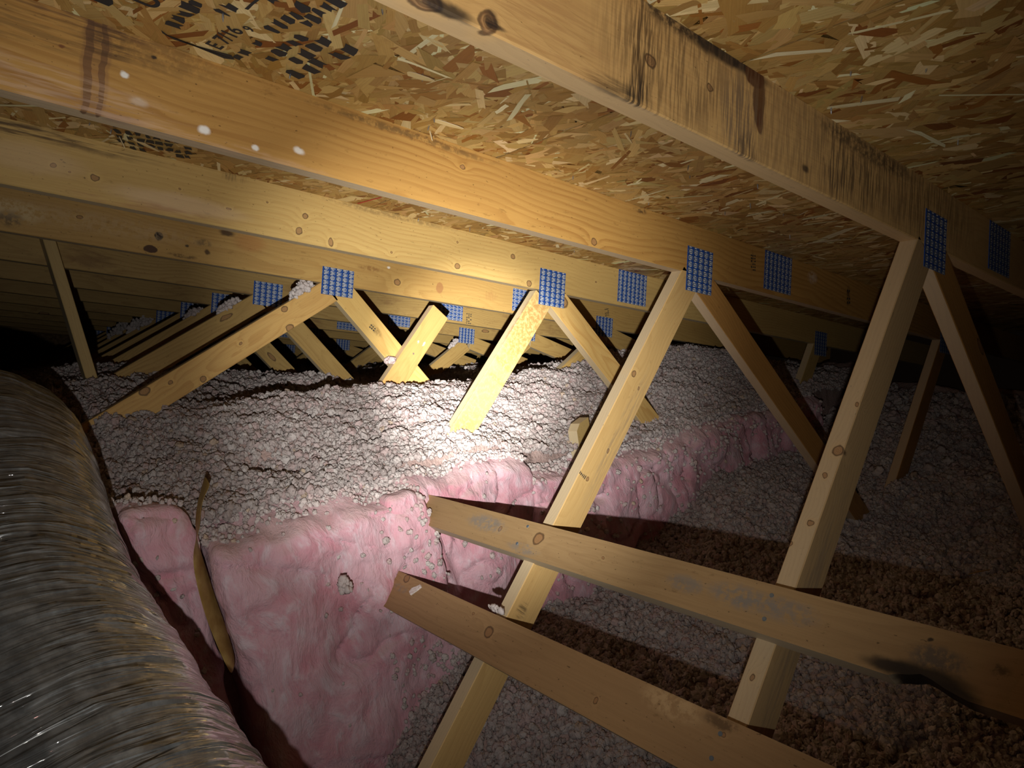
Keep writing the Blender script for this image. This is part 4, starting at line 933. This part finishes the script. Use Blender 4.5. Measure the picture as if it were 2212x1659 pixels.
AX = np.array([(0.0, -0.7, -1.30), (0.01, 0.0, -1.12), (0.005, 0.5, -0.905), (-0.020, 0.95, -0.675), (-0.05, 1.35, -0.475), (-0.035, 1.70, -0.315), (-0.012, 1.98, -0.222), (-0.02, 2.25, -0.20), (-0.13, 2.52, -0.24), (-0.45, 2.72, -0.30), (-1.0, 2.8, -0.36)], float)
def catmull(P, per):
    out = []; Pp = np.vstack([2 * P[0] - P[1], P, 2 * P[-1] - P[-2]])
    for i in range(1, len(Pp) - 2):
        for tt in np.linspace(0, 1, per, endpoint=False):
            a, b_, c, d = Pp[i - 1:i + 3]
            out.append(0.5 * ((2 * b_) + (-a + c) * tt + (2 * a - 5 * b_ + 4 * c - d) * tt ** 2 + (-a + 3 * b_ - 3 * c + d) * tt ** 3))
    out.append(P[-1]); return np.array(out)
cl = catmull(AX, 80); seg = np.linalg.norm(np.diff(cl, axis=0), axis=1); sl = np.r_[0, np.cumsum(seg)]
ns = int(sl[-1] / 0.0032); ss_ = np.linspace(0, sl[-1], ns); cl = np.stack([np.interp(ss_, sl, cl[:, i]) for i in range(3)], 1)
tan = np.gradient(cl, axis=0); tan /= np.linalg.norm(tan, axis=1, keepdims=True)
side = np.cross(tan, [0, 0, 1.0]); side /= np.linalg.norm(side, axis=1, keepdims=True); upv = np.cross(side, tan)
NA = 132; th_ = np.linspace(0, 2 * math.pi, NA, endpoint=False)
S2, T2 = np.meshgrid(ss_, th_, indexing='ij'); cx_, sx_ = np.cos(T2), np.sin(T2)
RAD = 0.205
rdg = 1 - np.abs(vnoise(S2 * 34 + 0.5 * cx_, cx_ * 1.25, sx_ * 1.25, seed=91)); rdg2 = 1 - np.abs(vnoise(S2 * 62 + 0.7 * sx_, cx_ * 1.9, sx_ * 1.9, seed=95))
rr = RAD + 0.0042 * rdg ** 5 + 0.0020 * rdg2 ** 4 + 0.0022 * fbm(S2 * 22, cx_ * 1.4, sx_ * 1.4, 2, 5) + 0.0005 * fbm(S2 * 110, cx_ * 2.2, sx_ * 2.2, 2, 15) + 0.012 * fbm(S2 * 3, cx_ * 1.2, sx_ * 1.2, 2, 25)
for s0_, dp in ((0.93, 0.012), (1.75, 0.008), (2.62, 0.010)): rr = rr - dp * np.exp(-((S2 - s0_ - 0.012 * np.sin(T2 * 2)) / 0.010) ** 2)
pv = cl[:, None, :] + side[:, None, :] * (rr * cx_)[..., None] + upv[:, None, :] * (rr * sx_ * 0.97)[..., None]
V = pv.reshape(-1, 3); F = [(i * NA + j, i * NA + (j + 1) % NA, (i + 1) * NA + (j + 1) % NA, (i + 1) * NA + j) for i in range(ns - 1) for j in range(NA)]
org = np.array([0, 1.0, -0.85]); me = bpy.data.meshes.new('flexible_duct'); me.from_pydata((V - org).tolist(), [], F); me.update()
at = me.attributes.new('tube', 'FLOAT_VECTOR', 'POINT'); at.data.foreach_set('vector', np.stack([S2, T2 * RAD, np.zeros_like(S2)], -1).ravel())
bmx = bmesh.new(); bmx.from_mesh(me); bmesh.ops.recalc_face_normals(bmx, faces=bmx.faces); bmx.to_mesh(me); bmx.free()
du = link_mesh('flexible_duct', me, m_duct, None, Matrix.Translation(org), True)
tag(du, 'large wrinkled silver flexible duct climbing over the insulation step', 'duct')

# ------------------------------------------------------------------ tufts of fluff caught on the timber
def tuft(label, c, rx, ry, rz, n, size, along=(1, 0, 0), cat='fluff tuft', group=None):
    u = Vector(along).normalized(); pts = []
    for i in range(n):
        while True:
            p = nrng.uniform(-1, 1, 3)
            if p @ p < 1: break
        pts.append(np.array(u) * p[0] * rx + np.array([0, p[1] * ry, abs(p[2]) * rz]))
    o = nodules('fluff_tuft', np.array(pts), size * nrng.lognormal(0, 0.3, n).clip(0.5, 1.6), None, NODR); o.location = c
    tag(o, label, cat, group)
    return o
wdir = (0.949, 0, 0.317)
def on_web(k, x):
    sh = ([1.108, 1.060][k - 3] if k < 5 else 1.055) - 1.108
    x0 = x - sh * cT; return (x, TY[k] + 0.019, 0.048 - sh * sT + (x0 - 1.115) * (0.276 / 0.825) + 0.002)
tuft('clump of pink-white fluff on top of the shallow web beside the blue plate', on_web(3, 1.045), 0.060, 0.022, 0.045, 153, 0.0061, wdir)
tuft('grey fluff clump on the shallow web next behind the rust-spotted truss', on_web(4, 0.965), 0.062, 0.020, 0.030, 119, 0.0068, wdir)
tuft('grey fluff clump on the shallow web of the second truss behind the rust-spotted one', on_web(5, 0.98), 0.055, 0.020, 0.030, 102, 0.0068, wdir)
tuft('dim fluff clump on the shallow web of the fourth truss behind the rust-spotted one', on_web(7, 0.98), 0.09, 0.02, 0.07, 119, 0.0094, wdir)
tuft('dim fluff clump on the shallow web of the fifth truss behind the rust-spotted one', on_web(8, 0.96), 0.11, 0.02, 0.06, 119, 0.0101, wdir)
j2 = rxz(2.575, -NB)
tuft('white fluff dab on the web below a far blue plate', (j2[0] - 0.09, TY[5] + 0.019, j2[1] - 0.030), 0.045, 0.018, 0.028, 61, 0.0072, (0.93, 0, 0.37))
tuft('white fluff ball wedged where the sawn-off orange board crosses a web', tuple(on_y(SY + 0.01, (772 + 70, 782))), 0.018, 0.014, 0.016, 27, 0.0072)
def on_brace(q): 
    yq, sq = bxs(q); v = BA + BU * sq + BN * 0.040; return (v[0], yq, v[2])
def scrap(label, q, pts, group=None):
    c = on_brace(q); fr = frame(c, (0, -1, 0), -BU)
    me = prism_mesh('fluff_scrap', pts, -0.0025, 0.0025); o = link_mesh('fluff_scrap', me, m_scrap, None, fr); tag(o, label, 'fluff scrap', group); return o
m_scrap, t, b = new_mat('fluff_scrap'); tc = t.add('ShaderNodeTexCoord').outputs['Object']
t.put(b.inputs['Base Color'], t.mix(t.noise(tc, 120.0, 3.0), (0.62, 0.50, 0.48), (0.80, 0.74, 0.70))); b.inputs['Roughness'].default_value = 1.0; t.put(b.inputs['Normal'], t.bump(t.noise(tc, 260.0, 3.0), 0.004))
scrap('torn white flake lying on the knotty brown brace board', (897, 1275), [(-0.016, -0.010), (-0.004, -0.016), (0.010, 0.000), (0.020, 0.014), (0.012, 0.018), (0.002, 0.010), (-0.012, 0.002)])
scrap('tiny curled white flake on the knotty brown brace board', (838, 1252), [(-0.004, -0.006), (0.004, -0.004), (0.005, 0.003), (0.001, 0.001), (-0.003, 0.005)])
tuft('small fluff clump at the crossing of knotty brace board and smooth brown web', on_brace((1072, 1318)), 0.02, 0.012, 0.008, 30, 0.0050, (0, 1, 0))
tuft('fluff clump tucked at the far end of the knotty brace board', tuple(on_y(1.605, (748, 1275))), 0.014, 0.010, 0.035, 37, 0.0058)
tuft('fluff heap covering the far end of the mouldy brace board', tuple(on_y(1.70, (890, 1085))), 0.035, 0.03, 0.025, 102, 0.0065)
m_straw = flat_mat('straw', (0.42, 0.24, 0.08), 0.7)
r3 = ray((2115, 1235)); c3 = r3 * (-1.215 / r3[2])
sg = link_mesh('wood_splinter', prism_mesh('wood_splinter', [(-0.035, -0.0012), (0.03, -0.002), (0.036, 0.0), (0.0, 0.002), (-0.03, 0.0012)], -0.001, 0.001), m_straw, None, frame((c3[0], c3[1], c3[2]), (0.8, -0.6, 0.0), (0, 0, 1)))
tag(sg, 'thin straw-coloured splinter on the brown fluff floor', 'splinter')
